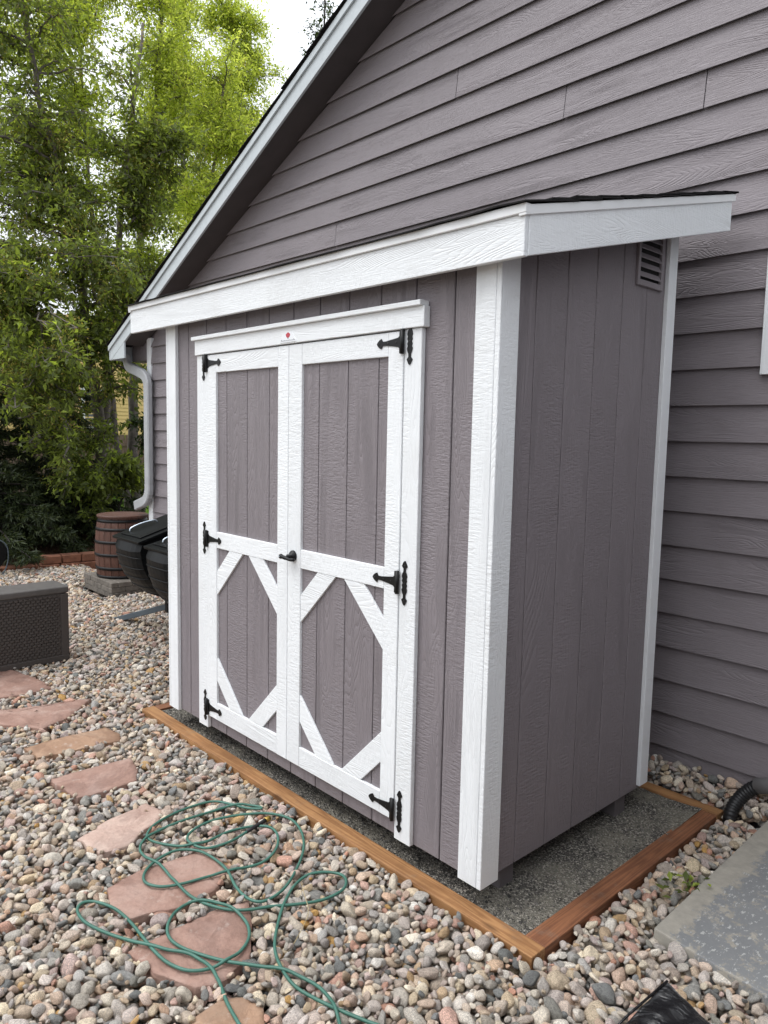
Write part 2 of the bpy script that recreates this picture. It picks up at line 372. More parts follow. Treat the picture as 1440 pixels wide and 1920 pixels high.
def prism(name, poly, axis, a0, a1, mat, parent=None, bevel=0.0, origin=None, smooth=False):
    """polygon (list of 2-D points) extruded along an axis: 'Y' takes (x,z), 'X' takes (y,z), 'Z' takes (x,y)"""
    f = {'Y': lambda p, t: (p[0], t, p[1]), 'X': lambda p, t: (t, p[0], p[1]), 'Z': lambda p, t: (p[0], p[1], t)}[axis]
    bm = bmesh.new(); n = len(poly)
    A = [bm.verts.new(f(p, a0)) for p in poly]; B = [bm.verts.new(f(p, a1)) for p in poly]
    bm.faces.new(A[::-1]); bm.faces.new(B)
    for i in range(n): bm.faces.new((A[i], A[(i + 1) % n], B[(i + 1) % n], B[i]))
    bmesh.ops.recalc_face_normals(bm, faces=bm.faces)
    if bevel: bmesh.ops.bevel(bm, geom=list(bm.edges), offset=bevel, segments=1, affect='EDGES', profile=0.6)
    bm.verts.index_update()
    vv = [v.co.copy() for v in bm.verts]; ff = [[v.index for v in q.verts] for q in bm.faces]; bm.free()
    return mk(name, vv, ff, mat, parent, smooth, origin)
def tube_geo(pts, rad, ns=8, caps=True, flat=None):
    P = np.array([list(p) for p in pts], float); n = len(P)
    rad = np.broadcast_to(np.asarray(rad, float), (n,)) if np.ndim(rad) <= 1 else rad
    T = np.gradient(P, axis=0); T /= np.linalg.norm(T, axis=1)[:, None] + 1e-12
    up = np.array([0, 0, 1.0]) if abs(T[0][2]) < 0.9 else np.array([1.0, 0, 0])
    V = []; N = np.cross(T[0], up); N /= np.linalg.norm(N)
    ang = np.linspace(0, 2 * np.pi, ns, endpoint=False)
    for i in range(n):
        N = N - T[i] * (N @ T[i]); N /= np.linalg.norm(N) + 1e-12; B = np.cross(T[i], N)
        V.append(P[i] + rad[i] * (np.cos(ang)[:, None] * N + np.sin(ang)[:, None] * B))
    V = np.concatenate(V); F = []
    for i in range(n - 1):
        for j in range(ns):
            F.append((i * ns + j, i * ns + (j + 1) % ns, (i + 1) * ns + (j + 1) % ns, (i + 1) * ns + j))
    if caps: F.append(tuple(range(ns))[::-1]); F.append(tuple((n - 1) * ns + j for j in range(ns)))
    return V, F
def tube(name, pts, rad, mat, parent=None, ns=8, smooth=True):
    V, F = tube_geo(pts, rad, ns); return mk(name, V, F, mat, parent, smooth)
def merge(parts):
    V = []; F = []; o = 0
    for v, f in parts:
        V.append(np.asarray(v, float)); F += [tuple(i + o for i in q) for q in f]; o += len(v)
    return np.concatenate(V), F
def lathe(name, prof, c, mat, parent=None, ns=32, smooth=True, a0=0, a1=2 * math.pi, closed=True):
    """profile of (r,z) turned about the vertical through c"""
    ang = np.linspace(a0, a1, ns, endpoint=not closed); n = len(prof)
    V = [(c[0] + r * math.cos(t), c[1] + r * math.sin(t), c[2] + z) for (r, z) in prof for t in ang]
    F = []
    for i in range(n - 1):
        for j in range(ns if closed else ns - 1):
            F.append((i * ns + j, i * ns + (j + 1) % ns, (i + 1) * ns + (j + 1) % ns, (i + 1) * ns + j))
    return mk(name, V, F, mat, parent, smooth)
def catmull(P, sub=6):
    P = [np.array(p, float) for p in P]; out = []
    for i in range(len(P) - 1):
        p0, p1, p2, p3 = P[max(i - 1, 0)], P[i], P[i + 1], P[min(i + 2, len(P) - 1)]
        for k in range(sub):
            t = k / sub
            out.append(0.5 * ((2 * p1) + (-p0 + p2) * t + (2 * p0 - 5 * p1 + 4 * p2 - p3) * t * t + (-p0 + 3 * p1 - 3 * p2 + p3) * t ** 3))
    out.append(P[-1]); return np.array(out)

# ================================================================== GROUND
def sheet(name, x0, x1, y0, y1, z, mat, n=1):
    V = [(x0, y0, z), (x1, y0, z), (x1, y1, z), (x0, y1, z)]
    return mk(name, V, [(0, 1, 2, 3)], mat, origin=(0, 0, z))
ground = tag(sheet('ground', -400, 400, -400, 400, -0.09, M['soil']), kind='structure')
lawn = tag(sheet('lawn', -40, -11.3, -20, 40, -0.005, M['grassy']), kind='structure')
# mulch bed: a low mound behind the brick edging
def mulch_bed():
    nx, ny = 40, 50; X = np.linspace(-11.6, -8.05, nx); Y = np.linspace(-5, 6.5, ny)
    V = []; 
    for x in X:
        for y in Y:
            e = min(1, max(0, (-8.12 - x + 0.25 * (y - 1.3) * (y < 1.3)) / 1.2))
            V.append((x, y, -0.06 + 0.30 * e ** 0.7 + 0.03 * math.sin(3 * x + y * 2) + rng.normal(0, 0.012)))
    F = [(i * ny + j, (i + 1) * ny + j, (i + 1) * ny + j + 1, i * ny + j + 1) for i in range(nx - 1) for j in range(ny - 1)]
    o = mk('mulch_bed', V, F, M['mulch'], smooth=True, origin=(-9.5, 1, 0)); tag(o, kind='structure')
mulch_bed()

# concrete step / slab at the right
SLAB_C = (0.485, 0.372)
slab = hexa('concrete_slab', [(0.485, 0.377, -0.08), (2.6, 0.19, -0.08), (2.7, 1.58, -0.08), (0.46, 1.58, -0.08), (0.485, 0.377, 0.062), (2.6, 0.19, 0.062), (2.7, 1.58, 0.062), (0.46, 1.58, 0.062)], M['slab'], None, 0.006, 2, origin=(0.485, 0.377, 0.062))
tag(slab, kind='structure')

# pad of crusher fines inside the timber frame
PAD_Z = 0.033
def pad():
    nx, ny = 80, 46; X = np.linspace(-2.62, 0.20, nx); Y = np.linspace(0.02, 1.40, ny)
    V = [(x, y, PAD_Z - 0.004 + rng.normal(0, 0.0012) + 0.004 * math.sin(4 * x + 1) * math.sin(5 * y) + 0.012 * max(0, (x - 0.08) / 0.12) * max(0, min(1, (y - 0.75) / 0.3))) for x in X for y in Y]
    F = [(i * ny + j, (i + 1) * ny + j, (i + 1) * ny + j + 1, i * ny + j + 1) for i in range(nx - 1) for j in range(ny - 1)]
    o = mk('gravel_pad', V, F, M['grit'], origin=(-1.2, 0.7, 0)); tag(o, kind='structure')
    return o
PAD = pad()
def grit_bits():
    n = 9000
    X = rng.uniform(-2.6, 0.21, n); Y = np.where(rng.random(n) < 0.55, rng.uniform(0.03, 0.30, n), rng.uniform(0.03, 1.38, n))
    s = rng.lognormal(math.log(0.0030), 0.45, n)
    base = np.array([(1, 0, 0), (-1, 0, 0), (0, 1, 0), (0, -1, 0), (0, 0, 1)], float)
    tri = np.array([(0, 2, 4), (2, 1, 4), (1, 3, 4), (3, 0, 4)])
    j = rng.uniform(0.6, 1.3, (n, 5, 3)); V = base[None] * j * s[:, None, None]
    a = rng.uniform(0, 6.28, n); c_, s_ = np.cos(a), np.sin(a)
    vx = V[..., 0] * c_[:, None] - V[..., 1] * s_[:, None]; vy = V[..., 0] * s_[:, None] + V[..., 1] * c_[:, None]
    V = np.stack([vx + X[:, None], vy + Y[:, None], V[..., 2] * 0.9 + PAD_Z - 0.002], -1).reshape(-1, 3)
    F = (tri[None] + np.arange(n)[:, None, None] * 5).reshape(-1, 3)
    t = NT('grit_grain'); at = t.n('Attribute', attribute_name='rnd')
    t.col(t.ramp(at.outputs['Fac'], [(0, (0.03, 0.029, 0.027)), (0.55, (0.085, 0.08, 0.073)), (0.85, (0.19, 0.175, 0.155)), (1, (0.42, 0.38, 0.32))])); t.set(rough=0.9, spec=0.2)
    o = mk('grit', V, F, t.m, PAD, attr=np.repeat(rng.random(n) ** 1.3, 5)); o['kind'] = 'stuff'
grit_bits()

# ================================================================== HOUSE
YH = 1.62; LZ0 = 0.198; LP = 0.176
EAVE_X, SL = -6.47, 0.4925
RIDGE_X = 1.0
def soffit_z(x):      # underside of the gable overhang
    xx = x if x <= RIDGE_X else 2 * RIDGE_X - x
    return 3.209 + SL * (xx + 5.122)
def inv_soffit(z): return (z - 3.209) / SL - 5.122
house = root('house', (-2.5, YH, 0), 'large mauve lap sided house with a white trimmed gable rising behind the shed', 'house')
HX0, HX1 = -5.985, 8.0
# sheathing behind the boards: one solid gable prism
prism('wall_sheathing', [(-6.06, -0.09), (8.06, -0.09), (8.06, soffit_z(8.06) + 0.02), (RIDGE_X, soffit_z(RIDGE_X) + 0.02), (-6.06, soffit_z(-6.06) + 0.02)], 'Y', YH + 0.014, YH + 8, M['mauve_smooth'], house)
JOINTS = {19: [-0.89], 18: [-0.098], 17: [-2.89], 21: [-1.7], 15: [-3.9], 12: [-4.2], 9: [1.9], 6: [-4.6], 20: [2.4], 3: [2.2], 22: [1.2], 16: [1.5]}
for k in range(-1, 34):
    z0 = LZ0 + LP * k; z1 = z0 + LP + 0.022
    if z0 > soffit_z(RIDGE_X) - 0.1: break
    xl0 = max(HX0, inv_soffit(z0)); xl1 = max(HX0, inv_soffit(z1))
    xr0 = min(HX1, 2 * RIDGE_X - inv_soffit(z0)); xr1 = min(HX1, 2 * RIDGE_X - inv_soffit(z1))
    if xl1 > RIDGE_X - 0.05: break
    cuts = sorted(JOINTS.get(k, []))
    segs = []; a = None
    edges = [None] + cuts + [None]
    for s in range(len(edges) - 1):
        L0, L1 = (xl0, xl1) if edges[s] is None else (edges[s] + 0.002, edges[s] + 0.002)
        R0, R1 = (xr0, xr1) if edges[s + 1] is None else (edges[s + 1] - 0.002, edges[s + 1] - 0.002)
        yb, yt = YH - 0.024 + rng.normal(0, 0.0008), YH - 0.001      # bottom edge stands proud
        P = [(L0, yb, z0), (R0, yb, z0), (R0, yb + 0.0055, z0), (L0, yb + 0.0055, z0), (L1, yt, z1), (R1, yt, z1), (R1, yt + 0.0115, z1), (L1, yt + 0.0115, z1)]
        hexa('lap_board', P, M['mauveX'], house, 0.0012, origin=((L0 + R0) / 2, YH, z0))
# corner board at the far left corner, eave box, soffits
box('corner_board', -6.078, -5.985, YH - 0.024, YH + 0.013, -0.05, 2.76, M['white_smooth'], house, 0.002)
YR = 1.36
def rake(sign, lab):
    f = (lambda x: x) if sign > 0 else (lambda x: 2 * RIDGE_X - x)
    zb = lambda x: 3.052 + 0.4945 * (x + 5.406)        # lower edge of the barge board
    xs = [EAVE_X, -5.08, RIDGE_X]                      # a joint in the board near the eave, as seen
    for a, b in zip(xs[:-1], xs[1:]):
        P = [(f(a + 0.001), YR + 0.0, zb(a + 0.001)), (f(b - 0.001), YR + 0.0, zb(b - 0.001)), (f(b - 0.001), YR + 0.02, zb(b - 0.001)), (f(a + 0.001), YR + 0.02, zb(a + 0.001))]
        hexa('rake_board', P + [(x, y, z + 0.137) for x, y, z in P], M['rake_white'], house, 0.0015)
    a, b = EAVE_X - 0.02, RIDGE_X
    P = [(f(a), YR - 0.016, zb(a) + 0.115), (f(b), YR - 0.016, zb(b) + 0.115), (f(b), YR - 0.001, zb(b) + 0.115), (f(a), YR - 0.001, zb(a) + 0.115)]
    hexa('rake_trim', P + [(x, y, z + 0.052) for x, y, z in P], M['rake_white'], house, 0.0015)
    # soffit and roof deck
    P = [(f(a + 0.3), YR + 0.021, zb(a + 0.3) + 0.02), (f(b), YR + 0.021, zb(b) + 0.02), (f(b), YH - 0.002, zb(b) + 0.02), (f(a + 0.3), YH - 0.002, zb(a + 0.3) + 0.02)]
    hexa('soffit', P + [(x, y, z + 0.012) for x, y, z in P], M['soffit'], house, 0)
    P = [(f(a), YR - 0.014, zb(a) + 0.168), (f(b), YR - 0.014, zb(b) + 0.168), (f(b), YH + 8.2, zb(b) + 0.168), (f(a), YH + 8.2, zb(a) + 0.168)]
    rf = hexa('roof', P + [(x, y, z + 0.012) for x, y, z in P], M['shingle'], house, 0)
    n = 50; px_, e = np.linspace(a - 0.03, b, n + 1), 0.004
    for i in range(n):
        x0, x1 = px_[i], px_[i + 1] + 0.02
        jy = rng.uniform(-0.006, 0.006); jz = rng.uniform(0, 0.004)
        P = [(f(x0), YR - 0.03 + jy, zb(x0) + 0.1805 + jz + 0.008), (f(x1), YR - 0.03 + jy, zb(x1) + 0.1805 + jz), (f(x1), YR + 2.0, zb(x1) + 0.1805 + jz), (f(x0), YR + 2.0, zb(x0) + 0.1805 + jz + 0.008)]
        hexa('shingle', P + [(x, y, z + 0.006) for x, y, z in P], M['shingle'], rf, 0)
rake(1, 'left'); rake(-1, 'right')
# boxed eave with its end panel, gutter and downspout at the left corner
box('eave_end_panel', -6.47, -6.08, YH - 0.012, YH + 0.01, 2.545, 2.80, M['mauve_smooth'], house, 0.002)
box('eave_soffit', -6.47, -6.08, YH - 0.01, YH + 8, 2.533, 2.545, M['mauve_smooth'], house, 0)
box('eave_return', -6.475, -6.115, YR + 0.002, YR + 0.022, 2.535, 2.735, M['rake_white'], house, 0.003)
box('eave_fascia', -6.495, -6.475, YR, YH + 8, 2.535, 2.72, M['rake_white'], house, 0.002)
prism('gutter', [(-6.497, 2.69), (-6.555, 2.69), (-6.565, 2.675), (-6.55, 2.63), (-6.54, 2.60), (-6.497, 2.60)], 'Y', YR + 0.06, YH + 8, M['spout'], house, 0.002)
def rect_sweep(name, pts, w_, d_, mat, parent, ribs=None):
    """rectangular duct swept along a line in a plane facing -Y"""
    P = np.array(pts, float); n = len(P); T = np.gradient(P, axis=0); T /= np.linalg.norm(T, axis=1)[:, None]
    V = []; c = 0.012
    sec = [(-w_ / 2 + c, -d_ / 2), (w_ / 2 - c, -d_ / 2), (w_ / 2, -d_ / 2 + c), (w_ / 2, d_ / 2 - c), (w_ / 2 - c, d_ / 2), (-w_ / 2 + c, d_ / 2), (-w_ / 2, d_ / 2 - c), (-w_ / 2, -d_ / 2 + c)]
    for i in range(n):
        s = np.cross(np.array([0, 1.0, 0]), T[i]); s /= np.linalg.norm(s)
        k = 1.0 if ribs is None else ribs[i]
        for a, b in sec: V.append(P[i] + s * a * k + np.array([0, 1.0, 0]) * b * k)
    F = [(i * 8 + j, i * 8 + (j + 1) % 8, (i + 1) * 8 + (j + 1) % 8, (i + 1) * 8 + j) for i in range(n - 1) for j in range(8)]
    F += [tuple(range(8))[::-1], tuple((n - 1) * 8 + j for j in range(8))]
    return mk(name, V, F, mat, parent)
DY = YH - 0.075
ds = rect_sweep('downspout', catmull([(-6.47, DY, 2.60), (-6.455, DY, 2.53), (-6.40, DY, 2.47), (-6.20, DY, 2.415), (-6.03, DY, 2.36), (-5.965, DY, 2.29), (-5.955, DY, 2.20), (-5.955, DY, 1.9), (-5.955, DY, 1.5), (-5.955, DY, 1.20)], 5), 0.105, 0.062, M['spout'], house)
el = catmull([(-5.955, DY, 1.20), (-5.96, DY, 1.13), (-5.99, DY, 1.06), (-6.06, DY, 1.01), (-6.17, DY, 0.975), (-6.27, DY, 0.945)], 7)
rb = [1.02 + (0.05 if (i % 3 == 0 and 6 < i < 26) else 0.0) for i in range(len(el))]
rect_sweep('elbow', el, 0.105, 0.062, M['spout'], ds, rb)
# unseen side wall and eave, added on the right to shade this corner
light_block = box('light_block_wall', 2.65, 8.0, -6.0, YH - 0.03, -0.09, 2.35, M['mauve_smooth'], house, 0)
for k in range(13):
    z0 = LZ0 - LP + LP * k
    hexa('lap_board', [(2.632, -6, z0), (2.6435, -6, z0), (2.6435, YH - 0.04, z0), (2.632, YH - 0.04, z0), (2.642, -6, z0 + .19), (2.6495, -6, z0 + .19), (2.6495, YH - 0.04, z0 + .19), (2.642, YH - 0.04, z0 + .19)], M['mauveY'], light_block, 0, origin=(2.64, -2, z0))
box('light_block_eave', 2.45, 8.2, -6.3, YH - 0.03, 2.36, 2.48, M['rake_white'], light_block, 0.003)
# high window whose trim just enters the frame on the right
win = box('window', 0.3455, 1.2995, YH - 0.0285, YH + 0.012, 2.1905, 3.0495, M['glass'], house, 0.001)
for nm, a, b, c_, d in (('frame', 0.25, 0.345, 2.095, 3.15), ('frame', 1.30, 1.395, 2.095, 3.15), ('frame', 0.3452, 1.2998, 2.095, 2.19), ('frame', 0.3452, 1.2998, 3.05, 3.15)):
    box(nm, a, b, YH - 0.036, YH + 0.008, c_, d, M['whiteZ'], win, 0.002)

# ================================================================== SHED
shed = root('garden_shed', (-1.2, 0.6, PAD_Z), 'mauve lean-to shed with white trim and double barn doors on a timber edged pad', 'shed')
XL, XR, YB = -2.44, 0.0, 1.238
RS = 0.2455
rz = lambda y: 2.486 + RS * (y + 0.064)
WZ = 0.133
# front wall: one board per groove bay
gx = [XL + 0.022] + [-2.212 + 0.1983 * i for i in range(12)] + [XR - 0.022]
for a, b in zip(gx[:-1], gx[1:]):
    if b - a < 0.012: continue
    box('wall_board', a + 0.003, b - 0.003, 0.022, 0.034, WZ, 2.42, M['mauveZ'], shed, 0.0025, origin=((a + b) / 2, 0.03, WZ))
box('wall_core', XL + 0.025, XR - 0.026, 0.0335, YB - 0.02, WZ + 0.004, 2.43, M['mauve_smooth'], shed, 0)
gy = [0.022 + 0.003] + [0.228 + 0.1975 * i for i in range(5)] + [YB - 0.004]
for sx in (XR - 0.021, XL + 0.021):
    d = -0.012 if sx > -1 else 0.012
    for a, b in zip(gy[:-1], gy[1:]):
        a_, b_ = a + 0.003, b - 0.003
        xa, xb = sorted((sx, sx + d))
        hexa('wall_board', [(xa, a_, WZ), (xb, a_, WZ), (xb, b_, WZ), (xa, b_, WZ), (xa, a_, rz(a_) - 0.085), (xb, a_, rz(a_) - 0.085), (xb, b_, rz(b_) - 0.085), (xa, b_, rz(b_) - 0.085)], M['mauveZ'], shed, 0.0025, origin=(sx, (a + b) / 2, WZ))
# corner boards
PZ = 0.123
box('corner_trim', XR - 0.113, XR - 0.0225, 0.0, 0.0215, PZ, 2.42, M['whiteZ'], shed, 0.002)
hexa('corner_trim', [(XR - 0.0215, 0.0, PZ), (XR, 0.0, PZ), (XR, 0.104, PZ + 0.001), (XR - 0.0205, 0.104, PZ + 0.001), (XR - 0.0215, 0.0, 2.43), (XR, 0.0, 2.43), (XR, 0.104, 2.44), (XR - 0.0205, 0.104, 2.44)], M['whiteZ'], shed, 0.002)
box('corner_trim', XL + 0.0225, XL + 0.113, 0.0, 0.0215, PZ + 0.004, 2.42, M['whiteZ'], shed, 0.002)
box('corner_trim', XL, XL + 0.0215, 0.0, 0.104, PZ + 0.004, 2.43, M['whiteZ'], shed, 0.002)
hexa('corner_trim', [(XR - 0.0205, 1.166, 0.153), (XR, 1.166, 0.153), (XR, YB, 0.153), (XR - 0.0205, YB, 0.153), (XR - 0.0205, 1.166, rz(1.166) - 0.08), (XR, 1.166, rz(1.166) - 0.08), (XR, YB, rz(YB) - 0.08), (XR - 0.0205, YB, rz(YB) - 0.08)], M['whiteZ'], shed, 0.002)
# skids under the floor
for y0, x1 in ((0.182, -0.052), (1.038, -0.05)):
    box('skid', -2.38, x1, y0, y0 + 0.088, PAD_Z - 0.01, WZ + 0.003, M['concrete_block'], shed, 0.003)
# roof: deck, fascia, rake, drip edge, shingle courses
FY0, FY1, FX0, FX1 = -0.064, 1.437, -2.765, 0.136
box('front_fascia', FX0, FX1, FY0, FY0 + 0.02, 2.360, 2.490, M['whiteX'], shed, 0.002)
for xa, xb in ((FX1 - 0.019, FX1 + 0.0015), (FX0 - 0.0015, FX0 + 0.019)):
    y0, y1 = FY0 + 0.0215, FY1
    z = lambda y: 2.486 + RS * (y - FY0)
    hexa('rake_fascia', [(xa, y0, z(y0) - 0.128), (xb, y0, z(y0) - 0.128), (xb, y1, z(y1) - 0.128), (xa, y1, z(y1) - 0.128), (xa, y0, z(y0)), (xb, y0, z(y0)), (xb, y1, z(y1)), (xa, y1, z(y1))], M['whiteY'], shed, 0.002)
def sloped(name, x0, x1, y0, y1, dz0, dz1, mat, par, bev=0.0):
    z = lambda y: 2.486 + RS * (y - FY0)
    return hexa(name, [(x0, y0, z(y0) + dz0), (x1, y0, z(y0) + dz0), (x1, y1, z(y1) + dz0), (x0, y1, z(y1) + dz0), (x0, y0, z(y0) + dz1), (x1, y0, z(y0) + dz1), (x1, y1, z(y1) + dz1), (x0, y1, z(y1) + dz1)], mat, par, bev)
deck = sloped('roof', FX0 + 0.021, FX1 - 0.021, FY0 + 0.022, FY1 - 0.003, -0.10, 0.018, M['mauve_smooth'], shed)
sloped('drip_edge', FX1 - 0.02, FX1 + 0.009, FY0 - 0.009, FY1 + 0.02, -0.002, 0.030, M['white_metal'], deck, 0.002)
sloped('drip_edge', FX0 - 0.009, FX0 + 0.02, FY0 - 0.009, FY1 + 0.02, -0.002, 0.030, M['white_metal'], deck, 0.002)
box('drip_edge', FX0 - 0.0095, FX1 + 0.0095, FY0 - 0.0105, FY0 + 0.02, 2.4905, 2.521, M['white_metal'], deck, 0.002)
for i in range(11):           # shingle courses, each lapping the one below, with a wavy free edge
    y0 = FY0 - 0.022 + 0.14 * i; y1 = y0 + 0.30; n = 24
    xs = np.linspace(FX0 - 0.02, FX1 + 0.016, n + 1); V = []; F = []
    zf = lambda y: 2.486 + RS * (y - FY0) + 0.034
    for j, x in enumerate(xs):
        lift = 0.006 + max(0, rng.normal(0.002, 0.003)) + (0.006 * rng.random() if j > n - 2 else 0)
        b = y0 + rng.normal(0, 0.0025)
        V += [(x, b, zf(b) + lift * 0.6), (x, b, zf(b) + lift * 0.6 + 0.005), (x, min(y1, FY1 + 0.03), zf(min(y1, FY1 + 0.03)) + 0.004), (x, min(y1, FY1 + 0.03), zf(min(y1, FY1 + 0.03)) - 0.003)]
    for j in range(n):
        a, b = 4 * j, 4 * j + 4
        F += [(a, b, b + 1, a + 1), (a + 1, b + 1, b + 2, a + 2), (a + 3, b + 3, b, a), (a + 2, b + 2, b + 3, a + 3)]
    F += [(0, 1, 2, 3), (4 * n + 3, 4 * n + 2, 4 * n + 1, 4 * n)]
    mk('shingle_course', V, F, M['shingle'], deck)
# header and jamb trim
box('header_trim', -2.081, -0.351, -0.012, 0.0212, 2.191, 2.268, M['whiteX'], shed, 0.002)
box('header_cap', -2.094, -0.358, -0.028, 0.0212, 2.2685, 2.288, M['whiteX'], shed, 0.002)
box('jamb_trim', -2.078, -1.979, 0.0, 0.0214, 0.131, 2.1895, M['whiteZ'], shed, 0.002)
box('jamb_trim', -0.463, -0.371, 0.0, 0.0214, 0.131, 2.1895, M['whiteZ'], shed, 0.002)
# maker's badge on the header
bd = prism('badge', [(-1.275, 2.197), (-1.15, 2.197), (-1.152, 2.206), (-1.185, 2.242), (-1.24, 2.242), (-1.273, 2.206)], 'Y', -0.0145, -0.0118, M['badge_white'], shed, 0.0005)
prism('emblem', [(-1.2125 + 0.0165 * math.cos(t) * (1 + 0.08 * math.sin(5 * t)), 2.2285 + 0.0115 * math.sin(t) * (1 + 0.08 * math.cos(4 * t))) for t in np.linspace(0, 6.28, 22, endpoint=False)], 'Y', -0.0152, -0.0146, M['red'], bd)
box('emblem_stem', -1.2145, -1.2105, -0.0152, -0.0146, 2.212, 2.2175, M['ink'], bd, 0)
parts = []
for i in range(13):           # the line of small script, too small in the photograph to be read
    x = -1.266 + 0.0086 * i; h = (0.008, 0.0045, 0.0045, 0.0055, 0.004, 0.0045, 0.004, 0.006, 0.0042, 0.0042, 0.0046, 0.007, 0.0045)[i]
    wd = 0.0032
    V = [(x, -0.0151, 2.2025), (x + wd, -0.0151, 2.2025), (x + wd + 0.0008, -0.0151, 2.2025 + h), (x + 0.0008, -0.0151, 2.2025 + h)]
    parts.append((V, [(0, 1, 2, 3)]))
V, F = merge(parts); mk('lettering', V, F, M['ink'], bd)
# doors
def door(x0, xi0, xi1, x1, grooves):
    d = mk('door', [(x0, 0.0145, 0.212), (x1, 0.0145, 0.212), (x1, 0.0145, 2.182), (x0, 0.0145, 2.182), (x0, 0.0205, 0.212), (x1, 0.0205, 0.212), (x1, 0.0205, 2.182), (x0, 0.0205, 2.182)], HEX_F, M['mauve_smooth'], shed, origin=((x0 + x1) / 2, 0.02, 0.21))
    g = [x0 + 0.05] + grooves + [x1 - 0.05]
    for a, b in zip(g[:-1], g[1:]):
        box('panel_board', a + 0.002, b - 0.002, 0.0095, 0.0143, 0.22, 2.175, M['mauveZ'], d, 0.002, origin=((a + b) / 2, 0.01, 0.21))
    Z0, Z1 = 0.207, 2.185
    box('stile', x0, xi0, -0.004, 0.0142, Z0, Z1, M['whiteZ'], d, 0.002); box('stile', xi1, x1, -0.004, 0.0142, Z0, Z1, M['whiteZ'], d, 0.002)
    for a, b in ((2.092, Z1), (1.163, 1.25), (Z0, 0.302)):
        box('rail', xi0 + 0.0008, xi1 - 0.0008, -0.0035, 0.0142, a, b, M['whiteX'], d, 0.002)
    xa, xb = xi0 + 0.001, xi1 - 0.001; y0, y1 = -0.0015, 0.0094
    p, q = 0.125, 0.255; zt, zb = 1.162, 0.303
    for poly in ([(xa, zt - q), (xa, zt - p), (xa + p, zt), (xa + q, zt)], [(xb, zt - q), (xb - q, zt), (xb - p, zt), (xb, zt - p)],
                 [(xa, zb + p), (xa, zb + q), (xa + q, zb), (xa + p, zb)], [(xb, zb + p), (xb - p, zb), (xb - q, zb), (xb, zb + q)]):
        prism('brace', poly, 'Y', y0, y1, M['white_brace'], d, 0.0015)
    return d
M['white_brace'] = emboss_paint('white_board_brace', WHITE, 'X', 0.4, 0.5, dirt=0.035)
dl = door(-1.9765, -1.873, -1.306, -1.2215, [-1.786, -1.592, -1.396])
dr = door(-1.2185, -1.119, -0.55, -0.4655, [-1.008, -0.81, -0.618])
# ornamental T hinges
def strap_outline(h, w_):          # half-outline of the jamb leaf from centre to tip: (along, half-width)
    return [(0, 0.62 * w_), (0.10 * h, 0.95 * w_), (0.2 * h, 0.72 * w_), (0.30 * h, 1.0 * w_), (0.42 * h, 0.8 * w_), (0.52 * h, 0.45 * w_), (0.66 * h, 0.42 * w_), (0.76 * h, 1.05 * w_), (0.86 * h, 0.72 * w_), (0.95 * h, 0.42 * w_), (1.0 * h, 0.08 * w_)]
def hinge(d, xv, side, zc):
    h = mk('hinge', *leaf(xv, zc), M['black_iron'], d)
    xk = xv + side * 0.031
    # strap reaching across the door
    top = [(0.012, 0.021), (0.02, 0.026), (0.03, 0.018), (0.06, 0.0135), (0.10, 0.0085), (0.118, 0.0085), (0.126, 0.020), (0.138, 0.015), (0.148, 0.007), (0.152, 0.0015)]
    poly = [(xk + side * a, zc + b) for a, b in top] + [(xk + side * a, zc - b) for a, b in top[::-1]]
    prism('strap', poly, 'Y', -0.0075, -0.0042, M['black_iron'], h, 0.0006)
    tube('knuckle', [(xk, -0.013, zc - 0.046), (xk, -0.013, zc + 0.046)], 0.0085, M['black_iron'], h, 12)
    box('knuckle', min(xk + side * 0.004, xk + side * 0.017), max(xk + side * 0.004, xk + side * 0.017), -0.014, -0.0042, zc - 0.044, zc + 0.044, M['black_iron'], h, 0.001)
    sc_ = []
    for x, z, y in ((xv, zc + 0.07, -0.004), (xv, zc - 0.07, -0.004), (xv, zc, -0.004), (xk + side * 0.138, zc, -0.0085), (xk + side * 0.085, zc, -0.0085), (xk + side * 0.04, zc, -0.0085)):
        a = [(x + 0.0038 * math.cos(t), y - 0.0002, z + 0.0038 * math.sin(t)) for t in np.linspace(0, 6.28, 8, endpoint=False)]
        sc_.append((a + [(x, y - 0.002, z)], [(i, (i + 1) % 8, 8) for i in range(8)]))
    V, F = merge(sc_); mk('screw', V, F, M['screw'], h)
def leaf(xv, zc):
    o = strap_outline(0.089, 0.0145)
    right = [(b, a) for a, b in o]                       # going up on the right
    left = [(-b, a) for b, a in right[::-1]]
    rd = [(b, -a) for b, a in right[1:]]; ld = [(-b, -a) for b, a in right[1:]]
    poly = right + left + ld + rd[::-1]
    n = len(poly)
    V = [(xv + p[0], -0.0038, zc + p[1]) for p in poly] + [(xv + p[0], -0.0002, zc + p[1]) for p in poly]
    F = [tuple(range(n)), tuple(range(2 * n - 1, n - 1, -1))] + [(i, n + i, n + (i + 1) % n, (i + 1) % n) for i in range(n)]
    return V, F
for zc in (2.143, 1.204, 0.257):
    hinge(dl, -2.004, 1, zc); hinge(dr, -0.432, -1, zc)
